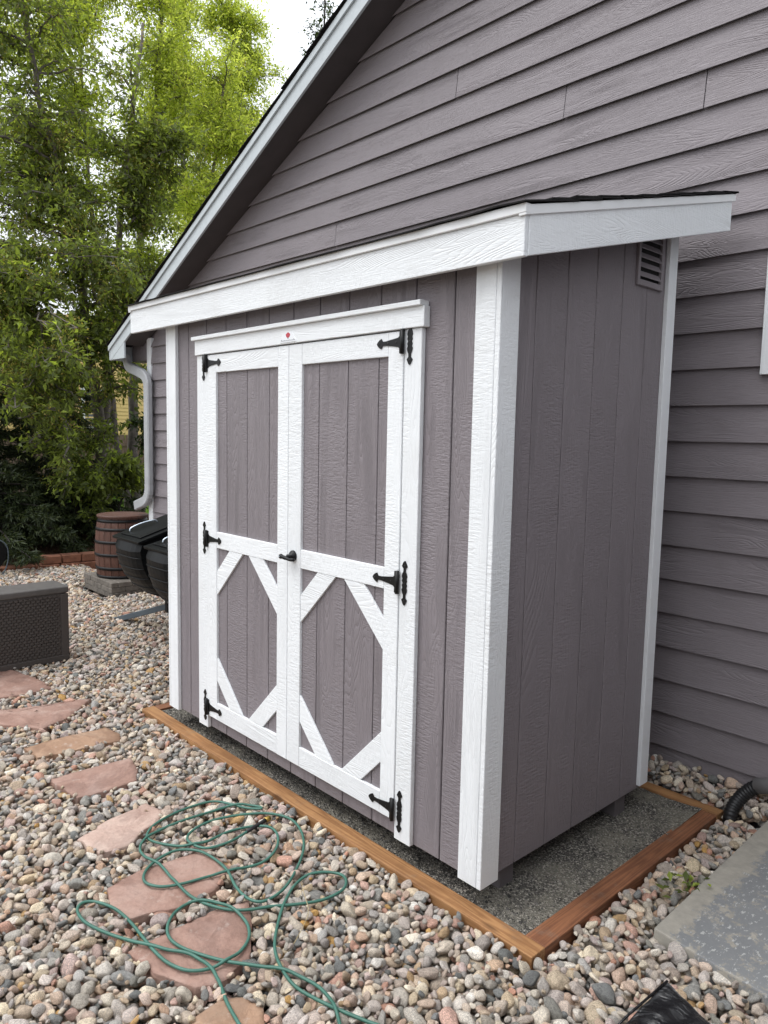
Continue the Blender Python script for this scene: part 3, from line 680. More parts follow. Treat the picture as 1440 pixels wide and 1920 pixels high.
# lever latch on the right door
hd = lathe('handle', [(0.0, 0), (0.026, 0), (0.026, 0.006), (0.020, 0.014), (0.010, 0.018), (0.010, 0.035), (0.0, 0.035)], (0, 0, 0), M['black_iron'], dr, 20)
for v in hd.data.vertices:
    x, y, z = v.co + wloc(dr); v.co = Vector((-1.172 + x, -0.0045 - z, 1.215 + y)) - wloc(dr)
tube('lever', catmull([(-1.125, -0.036, 1.205), (-1.15, -0.041, 1.203), (-1.18, -0.044, 1.207), (-1.205, -0.045, 1.210), (-1.222, -0.043, 1.210)], 3), [0.008] * 6 + [0.0095] * 4 + [0.0115, 0.012, 0.010], M['black_iron'], hd, 10)
tube('keyhole', [(-1.215, -0.055, 1.211), (-1.215, -0.0575, 1.211)], 0.0035, M['silver'], hd, 8)
# louvre vent high on the right wall
XV = XR - 0.021
vt = box('vent', XV - 0.006, XV + 0.001, 0.93, 1.108, 2.46, 2.70, M['dark_void'], shed, 0)
for a, b, c_, d in ((0.912, 0.930, 2.435, 2.72), (1.108, 1.130, 2.435, 2.72), (0.9305, 1.1075, 2.435, 2.46), (0.9305, 1.1075, 2.69, 2.72)):
    box('frame', XV + 0.0002, XV + 0.014, a, b, c_, d, M['mauve_smooth'], vt, 0.002)
for i in range(6):
    z = 2.472 + 0.038 * i
    hexa('slat', [(XV + 0.001, 0.9305, z + 0.022), (XV + 0.013, 0.9305, z), (XV + 0.013, 1.1075, z), (XV + 0.001, 1.1075, z + 0.022), (XV + 0.001, 0.9305, z + 0.0255), (XV + 0.014, 0.9305, z + 0.003), (XV + 0.014, 1.1075, z + 0.003), (XV + 0.001, 1.1075, z + 0.0255)], M['mauve_smooth'], vt, 0)

# ================================================================== TIMBER FRAME round the pad
TZ = 0.040; TB = -0.065
frame = root('timber_edging', (-1.2, 0.7, 0), 'brown treated timber frame edging the gravel pad under the shed', 'timber edging')
ft = box('front_timber', -2.71, 0.272, -0.052, 0.027, TB, TZ, M['timberX'], frame, 0.004, 2)
box('side_timber', 0.185, 0.2715, 0.0285, 1.396, TB, TZ - 0.002, M['timberY'], frame, 0.004, 2)
box('side_timber', -2.709, -2.63, 0.0285, 1.396, TB, TZ - 0.001, M['timberY'], frame, 0.004, 2)
box('rear_timber', -2.71, 0.274, 1.3975, 1.468, TB, TZ + 0.002, M['timberX'], frame, 0.004, 2)

# ================================================================== FLAGSTONES
FLAGS = [
 ('flag_red', [(-4.6, -0.62), (-4.1, -0.42), (-3.70, -0.34), (-3.48, -0.34), (-3.46, -0.52), (-3.49, -0.68), (-4.0, -0.80), (-4.5, -0.80)], 'dusky red flagstone at the far end of the stepping path beside the wicker box'),
 ('flag_red', [(-3.75, -0.90), (-3.26, -0.72), (-3.1, -0.22), (-2.89, -0.42), (-2.78, -0.63), (-3.02, -0.79), (-3.4, -1.0)], 'long red flagstone with a sharp point, second from the far end of the path'),
 ('flag_tan', [(-2.585, -0.79), (-2.60, -0.56), (-2.59, -0.33), (-2.44, -0.31), (-2.35, -0.35), (-2.37, -0.55), (-2.40, -0.78)], 'sandy tan flagstone between two red ones on the stepping path'),
 ('flag_red', [(-2.1, -0.83), (-2.10, -0.60), (-2.08, -0.41), (-1.94, -0.43), (-1.82, -0.49), (-1.81, -0.64), (-1.83, -0.78), (-1.95, -0.80)], 'four sided red flagstone just beyond the pale pink one'),
 ('flag_pink', [(-1.46, -0.92), (-1.53, -0.77), (-1.57, -0.56), (-1.46, -0.53), (-1.38, -0.59), (-1.34, -0.69), (-1.27, -0.78), (-1.30, -0.89)], 'pale pink rough flagstone touched by the far loops of the hose'),
 ('flag_red', [(-1.05, -0.96), (-1.08, -0.82), (-1.05, -0.57), (-0.94, -0.53), (-0.84, -0.53), (-0.77, -0.66), (-0.76, -0.77), (-0.82, -0.98), (-0.95, -0.99)], 'brownish red flagstone crossed by the middle loops of the green hose'),
 ('flag_red', [(-0.66, -1.05), (-0.67, -0.88), (-0.66, -0.70), (-0.63, -0.59), (-0.50, -0.66), (-0.36, -0.76), (-0.33, -0.90), (-0.36, -0.96), (-0.51, -1.03)], 'nearest large red flagstone under the hose loop'),
 ('flag_tan', [(-0.25, -1.02), (-0.26, -0.93), (-0.22, -0.865), (-0.14, -0.85), (-0.07, -0.89), (-0.08, -1.05), (-0.20, -1.10)], 'small yellow tan flagstone at the bottom edge beneath the hose end'),
]
FZ = 0.030
FLAG_POLYS = []
for mat, poly, lab in FLAGS:
    c = np.mean(poly, axis=0); ring = []
    n = len(poly)
    for i in range(n):
        a, b = np.array(poly[i]), np.array(poly[(i + 1) % n]); L_ = np.linalg.norm(b - a); k = max(2, int(L_ / 0.035))
        nr = np.array([(b - a)[1], -(b - a)[0]]) / L_
        for j in range(k):
            t = j / k; ring.append(a + (b - a) * t + nr * (rng.normal(0, 0.0035) if j else 0))
    ring = np.array(ring); FLAG_POLYS.append(ring); m_ = len(ring)
    tilt = rng.normal(0, 0.008, 2); zt = FZ + rng.uniform(-0.003, 0.006)
    top = lambda p: zt + float((p - c) @ tilt)
    V = []; F = []
    lev = [(1.0, -0.05, 0), (1.008, -0.018, 0.003), (1.0, -0.003, 0.0015), (0.993, 0.0, 0.0008), (0.86, 0.002, 0.0016), (0.62, 0.0025, 0.0022), (0.32, 0.003, 0.002)]
    for s, dz, jz in lev:
        for p in ring:
            q = c + (p - c) * s; V.append((q[0], q[1], top(q) + dz + rng.normal(0, jz)))
    V.append((c[0], c[1], top(c) + 0.002))
    for l_ in range(len(lev) - 1):
        for i in range(m_): F.append((l_ * m_ + i, l_ * m_ + (i + 1) % m_, (l_ + 1) * m_ + (i + 1) % m_, (l_ + 1) * m_ + i))
    o_ = (len(lev) - 1) * m_
    for i in range(m_): F.append((o_ + i, o_ + (i + 1) % m_, len(V) - 1))
    o = mk('flagstone', V, F, M[mat], smooth=False, origin=(c[0], c[1], 0))
    o.data.polygons.foreach_set('use_smooth', [i >= 3 * m_ for i in range(len(o.data.polygons))])
    tag(o, lab, 'flagstone', 'flagstones of the stepping path')

# ================================================================== RIVER GRAVEL
def in_poly(px, py, poly):
    x, y = poly[:, 0], poly[:, 1]; r = np.zeros(px.shape, bool); j = len(poly) - 1
    for i in range(len(poly)):
        c_ = ((y[i] > py) != (y[j] > py)) & (px < (x[j] - x[i]) * (py - y[i]) / (y[j] - y[i] + 1e-12) + x[i]); r ^= c_; j = i
    return r
GX0, GX1, GY0, GY1, GR = -8.6, 1.9, -2.6, 1.64, 0.008
NXg, NYg = int((GX1 - GX0) / GR), int((GY1 - GY0) / GR)
gxx, gyy = np.meshgrid(GX0 + (np.arange(NXg) + .5) * GR, GY0 + (np.arange(NYg) + .5) * GR, indexing='ij')
H = np.full((NXg, NYg), -0.075) + 0.012 * np.sin(gxx * 2.1 + 1) * np.sin(gyy * 2.7)
H += np.clip((gyy - 1.40) / 0.2, 0, 1) * 0.10 * (gxx > -2.9)
H += np.clip((0.55 - np.abs(gxx - 0.38)) / 0.5, 0, 1) * 0.0
blocked = np.zeros_like(H, bool); isflag = np.zeros_like(H, bool)
def block(x0, x1, y0, y1, top):
    s = (gxx > x0) & (gxx < x1) & (gyy > y0) & (gyy < y1); blocked[s] = True; H[s] = top
block(-2.715, 0.277, -0.057, 1.47, 0.06)
block(0.47, 3, 0.385, 1.6, 0.075)
block(-6.77, -5.96, 1.03, 1.7, 0.2)
blocked[gyy > YH - 0.02] = True
H[gyy > YH - 0.02] = 0.3
for fp in FLAG_POLYS:
    s = in_poly(gxx, gyy, fp); blocked[s] = True; isflag[s] = True; H[s] = FZ + 0.004
edge = -8.14 + np.where(gyy < 1.3, 0.25 * (gyy - 1.3) * 0.9, 0.10 * (gyy - 1.3))
blocked[gxx < edge] = True
hidden = (gxx < -0.5) & (gxx > -2.6) & (gyy > 1.44)     # strip behind the shed that nothing sees
blocked |= hidden
u_, v_, d_ = project(np.stack([gxx, gyy, np.zeros_like(gxx)], -1))
vis = (d_ > 0.3) & (u_ > -330) & (u_ < 1800) & (v_ < 2350)
okc = np.argwhere(vis & ~blocked)
area = len(okc) * GR * GR
NV = 14
pebs = []
def pebble_size(near):
    a = float(np.clip(rng.lognormal(math.log(0.0186), 0.38), 0.008, 0.046))
    b = a * rng.uniform(0.52, 0.95); c_ = b * rng.uniform(0.55, 0.90)
    return a, b, c_
n_pe = int(area * 5200); n_big = int(area * 3700)
idxs = okc[rng.integers(0, len(okc), (n_pe, 5))]
strip = okc[(gyy[okc[:, 0], okc[:, 1]] > 1.475) & (gxx[okc[:, 0], okc[:, 1]] > -0.5)]
n_st = 1400                                # the heap of stones between the rear timber and the house wall
idxs = np.concatenate([strip[rng.integers(0, len(strip), (n_st, 5))], idxs]); n_pe += n_st; n_big += n_st
for k in range(n_pe):
    cand = idxs[k]; hv = H[cand[:, 0], cand[:, 1]]; ci = cand[int(np.argmin(hv))]
    if hv.min() > 0.022 + (0.10 if GY0 + ci[1] * GR > 1.472 else 0): continue
    x = GX0 + (ci[0] + rng.random()) * GR; y = GY0 + (ci[1] + rng.random()) * GR
    a, b, c_ = pebble_size(True)
    if k > n_big:                       # small stones settle last, into the hollows
        if hv.min() > -0.004: continue
        a = rng.uniform(0.0075, 0.013); b = a * rng.uniform(0.7, 0.98); c_ = b * rng.uniform(0.6, 0.9)
    yaw = rng.uniform(0, math.pi); ca, sa = math.cos(yaw), math.sin(yaw)
    r = int(a / GR) + 1
    i0, i1, j0, j1 = max(ci[0] - r, 0), min(ci[0] + r + 1, NXg), max(ci[1] - r, 0), min(ci[1] + r + 1, NYg)
    X = gxx[i0:i1, j0:j1] - x; Y = gyy[i0:i1, j0:j1] - y
    rr = ((X * ca + Y * sa) / a) ** 2 + ((-X * sa + Y * ca) / b) ** 2
    ins = rr < 0.92
    if not ins.any(): continue
    bl = blocked[i0:i1, j0:j1][ins]
    fl_ = isflag[i0:i1, j0:j1][ins]
    heap = y > 1.472 and x > -0.55
    if bl.mean() > (0.40 if fl_.any() else 0.5 if heap else 0.22): continue
    ins[ins] = ~bl | fl_
    prof = c_ * np.sqrt(1 - rr[ins]); hs_ = H[i0:i1, j0:j1][ins]
    zc = float(np.quantile(hs_ + prof, 0.80))
    if zc + c_ > 0.047 + 0.4 * max(0, c_ - 0.012) + (0.115 - 0.55 * max(0, 1.60 - y) if heap else 0.0): continue
    # tilt with the local slope
    gxs = float(np.polyfit(X[ins], hs_, 1)[0]) if False else float((hs_ * X[ins]).sum() / ((X[ins] ** 2).sum() + 1e-9))
    gys = float((hs_ * Y[ins]).sum() / ((Y[ins] ** 2).sum() + 1e-9))
    H[i0:i1, j0:j1][ins] = np.maximum(hs_, zc + prof)
    pebs.append((x, y, zc, a, b, c_, yaw, np.clip(gys, -.8, .8) + rng.normal(0, .26), np.clip(-gxs, -.8, .8) + rng.normal(0, .26)))
PB = np.array(pebs)
# rounded stone shapes
def pebble_mesh(seed, sub):
    r_ = np.random.default_rng(seed); bm = bmesh.new(); bmesh.ops.create_icosphere(bm, subdivisions=sub, radius=1.0)
    dirs = r_.normal(size=(9, 3)); dirs /= np.linalg.norm(dirs, axis=1)[:, None]; off = r_.uniform(0.58, 0.95, 9); pw = r_.uniform(2.2, 3.2)
    ph = r_.uniform(0, 6, 3); fr_ = r_.uniform(1.2, 2.6, 3)
    for v in bm.verts:
        p = np.array(v.co); s = 1.0
        for d, o in zip(dirs, off):         # flattened facets
            t = p @ d
            if t > o: p = p - d * (t - o) * 0.88
        p = p * (1 + 0.05 * math.sin(fr_[0] * p[0] * 2 + ph[0]) + 0.04 * math.sin(fr_[1] * p[1] * 2 + ph[1]))
        v.co = p
    me = bpy.data.meshes.new('pebble'); bm.to_mesh(me); bm.free()
    me.polygons.foreach_set('use_smooth', [True] * len(me.polygons)); me.materials.append(M['pebble']); return me
MESH = [pebble_mesh(100 + i, 3) for i in range(NV)]
gravel = mk('gravel_bed', [(GX0, GY0, -0.084), (3, GY0, -0.084), (3, YH, -0.084), (GX0, YH, -0.084)], [(0, 1, 2, 3)], M['soil'], origin=(0, 0, 0))
tag(gravel, kind='structure')
up_, vp_, dp_ = project(PB[:, :3])
ii = ((PB[:, 0] - GX0) / GR).astype(int).clip(0, NXg - 1); jj = ((PB[:, 1] - GY0) / GR).astype(int).clip(0, NYg - 1)
exposed = (PB[:, 2] + PB[:, 5]) > H[ii, jj] - 0.004
onscr = (up_ > 5) & (up_ < 1435) & (vp_ > 5) & (vp_ < 1915) & (dp_ > 0)
score = np.where(exposed & onscr, np.sqrt(PB[:, 3] * PB[:, 4]) / dp_, 0)
# stones behind the shed's own silhouette do not count
shedhide = (PB[:, 1] > 0.02) & (PB[:, 0] < -2.3) & (up_ > 300)
score[shedhide] = 0
order = np.argsort(-score); single = set(order[:300].tolist())
vi = rng.integers(0, NV, len(PB))
for k in order[:300]:
    x, y, z, a, b, c_, yaw, tx, ty = PB[k]
    o = bpy.data.objects.new('pebble', MESH[vi[k]]); COL.objects.link(o); o.parent = gravel
    o.location = (x, y, z); o.scale = (a * 1.06, b * 1.06, c_ * 1.1); o.rotation_euler = Euler((tx * 0.7, ty * 0.7, yaw))
rest = np.array([k for k in range(len(PB)) if k not in single])
def instancer(name, pts, rots, scls, idx, meshes, parent):
    me = bpy.data.meshes.new(name); me.vertices.add(len(pts)); me.vertices.foreach_set('co', np.asarray(pts, np.float32).ravel())
    a = me.attributes.new('rot', 'FLOAT_VECTOR', 'POINT'); a.data.foreach_set('vector', np.asarray(rots, np.float32).ravel())
    a = me.attributes.new('scl', 'FLOAT_VECTOR', 'POINT'); a.data.foreach_set('vector', np.asarray(scls, np.float32).ravel())
    a = me.attributes.new('idx', 'INT', 'POINT'); a.data.foreach_set('value', np.asarray(idx, np.int32))
    o = bpy.data.objects.new(name, me); COL.objects.link(o)
    if parent is not None: o.parent = parent
    src = bpy.data.collections.new(name + '_shapes')
    for m_ in meshes: src.objects.link(bpy.data.objects.new(name + '_shape', m_))
    ng = bpy.data.node_groups.new(name, 'GeometryNodeTree')
    ng.interface.new_socket('Geometry', in_out='INPUT', socket_type='NodeSocketGeometry'); ng.interface.new_socket('Geometry', in_out='OUTPUT', socket_type='NodeSocketGeometry')
    N = ng.nodes.new; gi, go = N('NodeGroupInput'), N('NodeGroupOutput'); iop = N('GeometryNodeInstanceOnPoints'); ci = N('GeometryNodeCollectionInfo')
    ci.inputs[0].default_value = src; ci.inputs['Separate Children'].default_value = True; ci.inputs['Reset Children'].default_value = True
    def na(n_, ty):
        q = N('GeometryNodeInputNamedAttribute'); q.data_type = ty; q.inputs[0].default_value = n_; return q.outputs[0]
    e2r = N('FunctionNodeEulerToRotation'); ln = ng.links.new
    ln(gi.outputs[0], iop.inputs['Points']); ln(ci.outputs[0], iop.inputs['Instance']); iop.inputs['Pick Instance'].default_value = True
    ln(na('idx', 'INT'), iop.inputs['Instance Index']); ln(na('rot', 'FLOAT_VECTOR'), e2r.inputs[0]); ln(e2r.outputs[0], iop.inputs['Rotation']); ln(na('scl', 'FLOAT_VECTOR'), iop.inputs['Scale'])
    ln(iop.outputs[0], go.inputs[0])
    md = o.modifiers.new('scatter', 'NODES'); md.node_group = ng
    o['kind'] = 'stuff'
    return o
Q = PB[rest]
instancer('river_pebbles', Q[:, :3], np.stack([Q[:, 7] * .7, Q[:, 8] * .7, Q[:, 6]], 1), np.stack([Q[:, 3] * 1.06, Q[:, 4] * 1.06, Q[:, 5] * 1.1], 1), vi[rest], MESH, gravel)
print('pebbles', len(PB), 'area', area)
for fp in FLAG_POLYS: H[in_poly(gxx, gyy, fp)] = FZ + 0.006
def surf(x, y, r=0.018):
    i, j, k = int((x - GX0) / GR), int((y - GY0) / GR), max(1, int(r / GR))
    i = min(max(i, k), NXg - k - 1); j = min(max(j, k), NYg - k - 1)
    return float(np.quantile(H[i - k:i + k + 1, j - k:j + k + 1], 0.97))

# ================================================================== GARDEN HOSE
HA = [(-1.027, -0.342), (-1.006, -0.449), (-1.031, -0.549), (-1.13, -0.576), (-1.186, -0.527), (-1.203, -0.426), (-1.162, -0.3), (-1.091, -0.188), (-0.993, -0.139), (-0.875, -0.166), (-0.759, -0.24), (-0.655, -0.355), (-0.582, -0.47), (-0.567, -0.565), (-0.62, -0.601), (-0.713, -0.596), (-0.836, -0.563), (-0.945, -0.561), (-1.035, -0.584), (-1.098, -0.648), (-1.088, -0.736), (-1.038, -0.811), (-0.972, -0.842), (-0.908, -0.812), (-0.87, -0.743), (-0.845, -0.642), (-0.818, -0.538), (-0.792, -0.428), (-0.834, -0.328), (-0.917, -0.264), (-1.002, -0.255), (-1.058, -0.309), (-1.081, -0.404), (-1.073, -0.526), (-1.1, -0.598), (-1.173, -0.658), (-1.256, -0.691), (-1.31, -0.671), (-1.36, -0.591), (-1.387, -0.459), (-1.368, -0.332), (-1.291, -0.277), (-1.212, -0.239), (-1.166, -0.206), (-1.15, -0.192), (-1.17, -0.188), (-1.221, -0.219), (-1.269, -0.29), (-1.281, -0.409), (-1.288, -0.525), (-1.287, -0.627), (-1.261, -0.712), (-1.205, -0.756), (-1.135, -0.766), (-1.043, -0.746), (-0.94, -0.752), (-0.842, -0.757), (-0.737, -0.748), (-0.637, -0.705), (-0.57, -0.644), (-0.524, -0.559), (-0.476, -0.472), (-0.436, -0.378), (-0.431, -0.297), (-0.469, -0.249), (-0.519, -0.239), (-0.57, -0.279), (-0.598, -0.344), (-0.576, -0.425), (-0.506, -0.518), (-0.422, -0.605), (-0.337, -0.675), (-0.252, -0.713), (-0.155, -0.729), (-0.066, -0.712), (0.03, -0.684), (0.109, -0.656), (0.2, -0.621), (0.34, -0.60), (0.5, -0.66), (0.55, -0.80), (0.45, -0.95), (0.25, -0.93), (0.17, -0.82), (0.117, -0.751)]
HB = [(0.058, -0.715), (-0.002, -0.689), (-0.071, -0.676), (-0.141, -0.686), (-0.224, -0.721), (-0.307, -0.78), (-0.383, -0.834), (-0.463, -0.878), (-0.545, -0.913), (-0.615, -0.921), (-0.676, -0.896), (-0.725, -0.84), (-0.735, -0.77), (-0.68, -0.713), (-0.605, -0.679), (-0.522, -0.675), (-0.451, -0.703), (-0.406, -0.753), (-0.383, -0.824), (-0.39, -0.889), (-0.427, -0.946), (-0.493, -0.978), (-0.568, -0.988), (-0.672, -0.987), (-0.783, -0.985), (-0.892, -0.997), (-0.974, -1.033), (-0.999, -1.072), (-0.965, -1.104), (-0.88, -1.108), (-0.776, -1.074), (-0.677, -1.023), (-0.586, -0.97), (-0.504, -0.915), (-0.407, -0.89), (-0.321, -0.9), (-0.227, -0.927), (-0.142, -0.942), (-0.063, -0.955), (0.05, -1.0), (0.2, -1.15)]
def hose_path(P):
    C = catmull([(x, y, 0) for x, y in P], 6)
    z = np.array([surf(p[0], p[1]) for p in C])
    for _ in range(3):                                    # a stiff hose bridges the gaps between stones
        zp = np.pad(z, 4, mode='edge'); z = np.maximum(z * 0.0 - 1, np.convolve(zp, np.ones(9) / 9, 'valid'))
    C[:, 2] = z + 0.0072
    # where the line crosses itself the later run lies on top
    for i in range(len(C)):
        d = np.hypot(C[:max(0, i - 14), 0] - C[i, 0], C[:max(0, i - 14), 1] - C[i, 1])
        if len(d) and d.min() < 0.022: C[i, 2] = max(C[i, 2], C[int(d.argmin()), 2] + 0.0125 * (1 - d.min() / 0.03))
    z = np.pad(C[:, 2], 2, mode='edge'); C[:, 2] = np.convolve(z, np.ones(5) / 5, 'valid')
    return C
hose = root('garden_hose', (-0.7, -0.7, 0), 'thin green garden hose lying in loose tangled loops over pebbles and flagstones', 'hose')
HPATH = hose_path(HA + HB)
tube('hose', HPATH, 0.0056, M['hose'], hose, 10)
e0, e1 = HPATH[0], HPATH[4]; dv = (e0 - e1) / np.linalg.norm(e0 - e1); dv[2] = 0
tube('coupling_sleeve', [e0 - dv * 0.01, e0 + dv * 0.03, e0 + dv * 0.085, e0 + dv * 0.11], [0.0085, 0.0088, 0.0088, 0.010], M['black_rubber'], hose, 10)
tube('coupling', [e0 + dv * 0.11, e0 + dv * 0.114, e0 + dv * 0.122, e0 + dv * 0.135, e0 + dv * 0.136], [0.010, 0.0125, 0.0125, 0.0125, 0.006], M['brass'], hose, 10)
stem = root('dry_stem', (-0.4, -0.5, 0.05), 'thin pale dry grass stem lying bent across the stones near the hose', 'dry stem')
tube('stalk', catmull([(-0.53, -0.42, 0.075), (-0.46, -0.46, 0.085), (-0.38, -0.50, 0.075), (-0.33, -0.56, 0.07), (-0.29, -0.63, 0.06)], 5), 0.0013, M['straw'], stem, 5)

# ================================================================== RIGHT-HAND SMALL THINGS
# drain: grey downspout stub into a black corrugated pipe that dives under the stones
drain = root('drain_pipe', (0.42, 1.45, 0), 'black corrugated drain hose joined to a grey downspout end beside the slab', 'drain pipe')
tube('downspout_end', [(0.66, 1.555, 0.275), (0.50, 1.54, 0.225), (0.385, 1.53, 0.185)], 0.036, M['grey_pvc'], drain, 16)
cor = catmull([(0.40, 1.53, 0.19), (0.365, 1.52, 0.16), (0.335, 1.50, 0.12), (0.318, 1.47, 0.08), (0.315, 1.445, 0.04), (0.32, 1.43, -0.03)], 14)
tube('corrugated_hose', cor, [0.031 + (0.0018 if (i // 2) % 2 else -0.0006) for i in range(len(cor))], M['black_rubber'], drain, 16)
# weed at the slab's edge
weed = root('weed', (0.43, 0.70, 0.03), 'small green weed growing between pebbles and the edge of the slab', 'weed')
WV = []; WF = []; WA = []
for k in range(26):
    x, y = 0.44 + rng.normal(0, 0.035), 0.70 + rng.normal(0, 0.05); a = rng.uniform(0, 6.28); l_ = rng.uniform(0.03, 0.055); wd = l_ * 0.24; el_ = rng.uniform(0.1, 0.9); z = 0.05 + rng.uniform(0, 0.03)
    d = np.array([math.cos(a) * math.cos(el_), math.sin(a) * math.cos(el_), math.sin(el_)]); s = np.array([-math.sin(a), math.cos(a), 0])
    p = np.array([x, y, z]); o = len(WV)
    WV += [p, p + d * l_ * .5 + s * wd, p + d * l_ - np.array([0, 0, .008]), p + d * l_ * .5 - s * wd]; WF.append((o, o + 1, o + 2, o + 3)); WA += [rng.random()] * 4
mk('leaf', WV, WF, M['leaf_mid'], weed, attr=WA)
tube('stem', [(0.43, 0.70, -0.02), (0.435, 0.71, 0.03), (0.44, 0.69, 0.07)], 0.003, M['leaf_stem'] if 'leaf_stem' in M else M['straw'], weed, 5)
# black plastic bag corner in the near right corner
def bag():
    n = 34; V = []; F = []
    A, B, C_, D = np.array([0.70, 0.035, 0.16]), np.array([0.62, -0.42, 0.03]), np.array([1.20, -0.72, 0.05]), np.array([1.22, -0.06, 0.05])
    for i in range(n):
        for j in range(n):
            s, t = i / (n - 1), j / (n - 1)
            p = A * (1 - s) * (1 - t) + B * s * (1 - t) + C_ * s * t + D * (1 - s) * t
            puff = 0.07 * math.sin(math.pi * s) ** 0.6 * math.sin(math.pi * t) ** 0.6
            wr = 0.010 * math.sin(30 * (s - 0.6 * t) + 4 * math.sin(5 * t)) * (0.3 + s) + 0.006 * math.sin(52 * t + 9 * s)
            V.append((p[0], p[1], p[2] + puff + wr * min(1, 6 * min(s, 1 - s, t, 1 - t) + 0.25)))
    F = [(i * n + j, (i + 1) * n + j, (i + 1) * n + j + 1, i * n + j + 1) for i in range(n - 1) for j in range(n - 1)]
    rim = [i * n for i in range(n)] + [(n - 1) * n + j for j in range(1, n)] + [i * n + n - 1 for i in range(n - 2, -1, -1)] + [j for j in range(n - 2, 0, -1)]
    o0 = len(V)
    for r in rim: V.append((V[r][0] + (0.02 if V[r][0] < 0.9 else -0.02), V[r][1] - 0.01, -0.01))
    for k in range(len(rim)): F.append((rim[k], rim[(k + 1) % len(rim)], o0 + (k + 1) % len(rim), o0 + k))
    b_ = root('plastic_bag', (0.85, -0.25, 0), 'shiny black plastic bag with a raised corner on the pebbles in front of the slab', 'plastic bag')
    mk('film', V, F, M['bag_film'], b_, smooth=True)
    ridge = [Vector(A) + Vector((0, 0, 0.004)), Vector(A) * .6 + Vector(B) * .4 + Vector((0, 0, 0.02)), Vector(B)]
    tube('seam', ridge, 0.004, M['bag_film'], b_, 6)
t = NT('black_film'); v = t.coords(); t.col((0.008, 0.008, 0.009))
t.set(rough=t.math('MULTIPLY_ADD', t.noise(v, 25, 5), 0.3, 0.12), spec=0.6, normal=t.bump(t.noise(t.coords((8, 30, 10)), 1.0, 5, 0.6, 1.0), 0.5, 0.02)); M['bag_film'] = t.m
bag()

# ================================================================== LEFT-HAND THINGS
# wicker-look plastic deck box
dbx = root('deck_box', (-4.18, -0.6, 0), 'dark brown wicker pattern plastic deck box standing on the pebbles at left', 'deck box')
DX0, DX1, DY0, DY1, DZ0, DZ1 = -4.33, -4.045, -1.25, -0.012, 0.035, 0.60
box('body', DX0, DX1 - 0.008, DY0, DY1 - 0.008, DZ0, DZ1 - 0.05, M['wicker'], dbx, 0.012, 2)
for a, b, c_, d in ((DY1 - 0.055, DY1, DZ0, DZ1 - 0.055), (DY0, DY0 + 0.05, DZ0, DZ1 - 0.055)):
    box('corner_panel', DX1 - 0.02, DX1, a, b, c_, d, M['wicker'], dbx, 0.006, 2)
box('bottom_rim', DX1 - 0.02, DX1 + 0.002, DY0, DY1 + 0.001, DZ0 - 0.008, DZ0 + 0.038, M['wicker'], dbx, 0.006, 2)
box('lid', DX0 - 0.003, DX1 + 0.003, DY0 - 0.003, DY1 + 0.003, DZ1 - 0.052, DZ1, M['wicker_lid'], dbx, 0.016, 3)
box('foot', DX0 + 0.02, DX1 - 0.04, DY1 - 0.12, DY1 - 0.04, -0.01, DZ0 + 0.005, M['wicker'], dbx, 0.004)
# woven strips on the front: small staggered pillows
def weave():
    parts = []
    rows = 22; y0, y1, z0, z1 = DY0 + 0.055, DY1 - 0.06, DZ0 + 0.045, DZ1 - 0.06
    dz = (z1 - z0) / rows; dy = 0.034
    for r in range(rows):
        zc = z0 + dz * (r + .5); n = int((y1 - y0) / dy)
        for k in range(n):
            yc = y0 + dy * (k + .5 + (0.5 if r % 2 else 0)); 
            if yc + dy * .5 > y1: continue
            h, w_ = dz * 0.46, dy * 0.49; x = DX1 - 0.0085
            V = [(x, yc - w_, zc - h), (x, yc + w_, zc - h), (x, yc + w_, zc + h), (x, yc - w_, zc + h), (x + 0.009, yc - w_ * .45, zc - h * .6), (x + 0.009, yc + w_ * .45, zc - h * .6), (x + 0.009, yc + w_ * .45, zc + h * .6), (x + 0.009, yc - w_ * .45, zc + h * .6)]
            parts.append((V, [(4, 5, 6, 7), (0, 1, 5, 4), (1, 2, 6, 5), (2, 3, 7, 6), (3, 0, 4, 7)]))
    V, F = merge(parts); o = mk('weave', V, F, M['wicker'], dbx); o['kind'] = 'stuff'
weave()
# patio chair, only its rounded back edge in view at the left margin
chair = root('patio_chair', (-7.95, 0.35, 0), 'dark patio chair with a pale rimmed back at the left edge of the yard', 'chair')
prism('backrest', [(0.02, 0.10), (0.56, 0.10), (0.645, 0.2), (0.66, 0.33), (0.60, 0.42), (0.5, 0.46), (0.18, 0.46), (0.05, 0.40)], 'X', -7.93, -7.90, M['black_plastic'], chair, 0.008)
tube('rim', catmull([(-7.905, 0.58, 0.0), (-7.905, 0.64, 0.10), (-7.905, 0.668, 0.22), (-7.905, 0.66, 0.35), (-7.905, 0.60, 0.43), (-7.905, 0.5, 0.47)], 5), 0.008, M['steel_blue'], chair, 8)
box('seat', -8.35, -7.93, 0.06, 0.58, 0.11, 0.14, M['black_plastic'], chair, 0.008)
for x in (-8.32, -7.96):
    for y in (0.08, 0.55): tube('leg', [(x, y, -0.03), (x, y, 0.12)], 0.012, M['black_iron'], chair, 8)

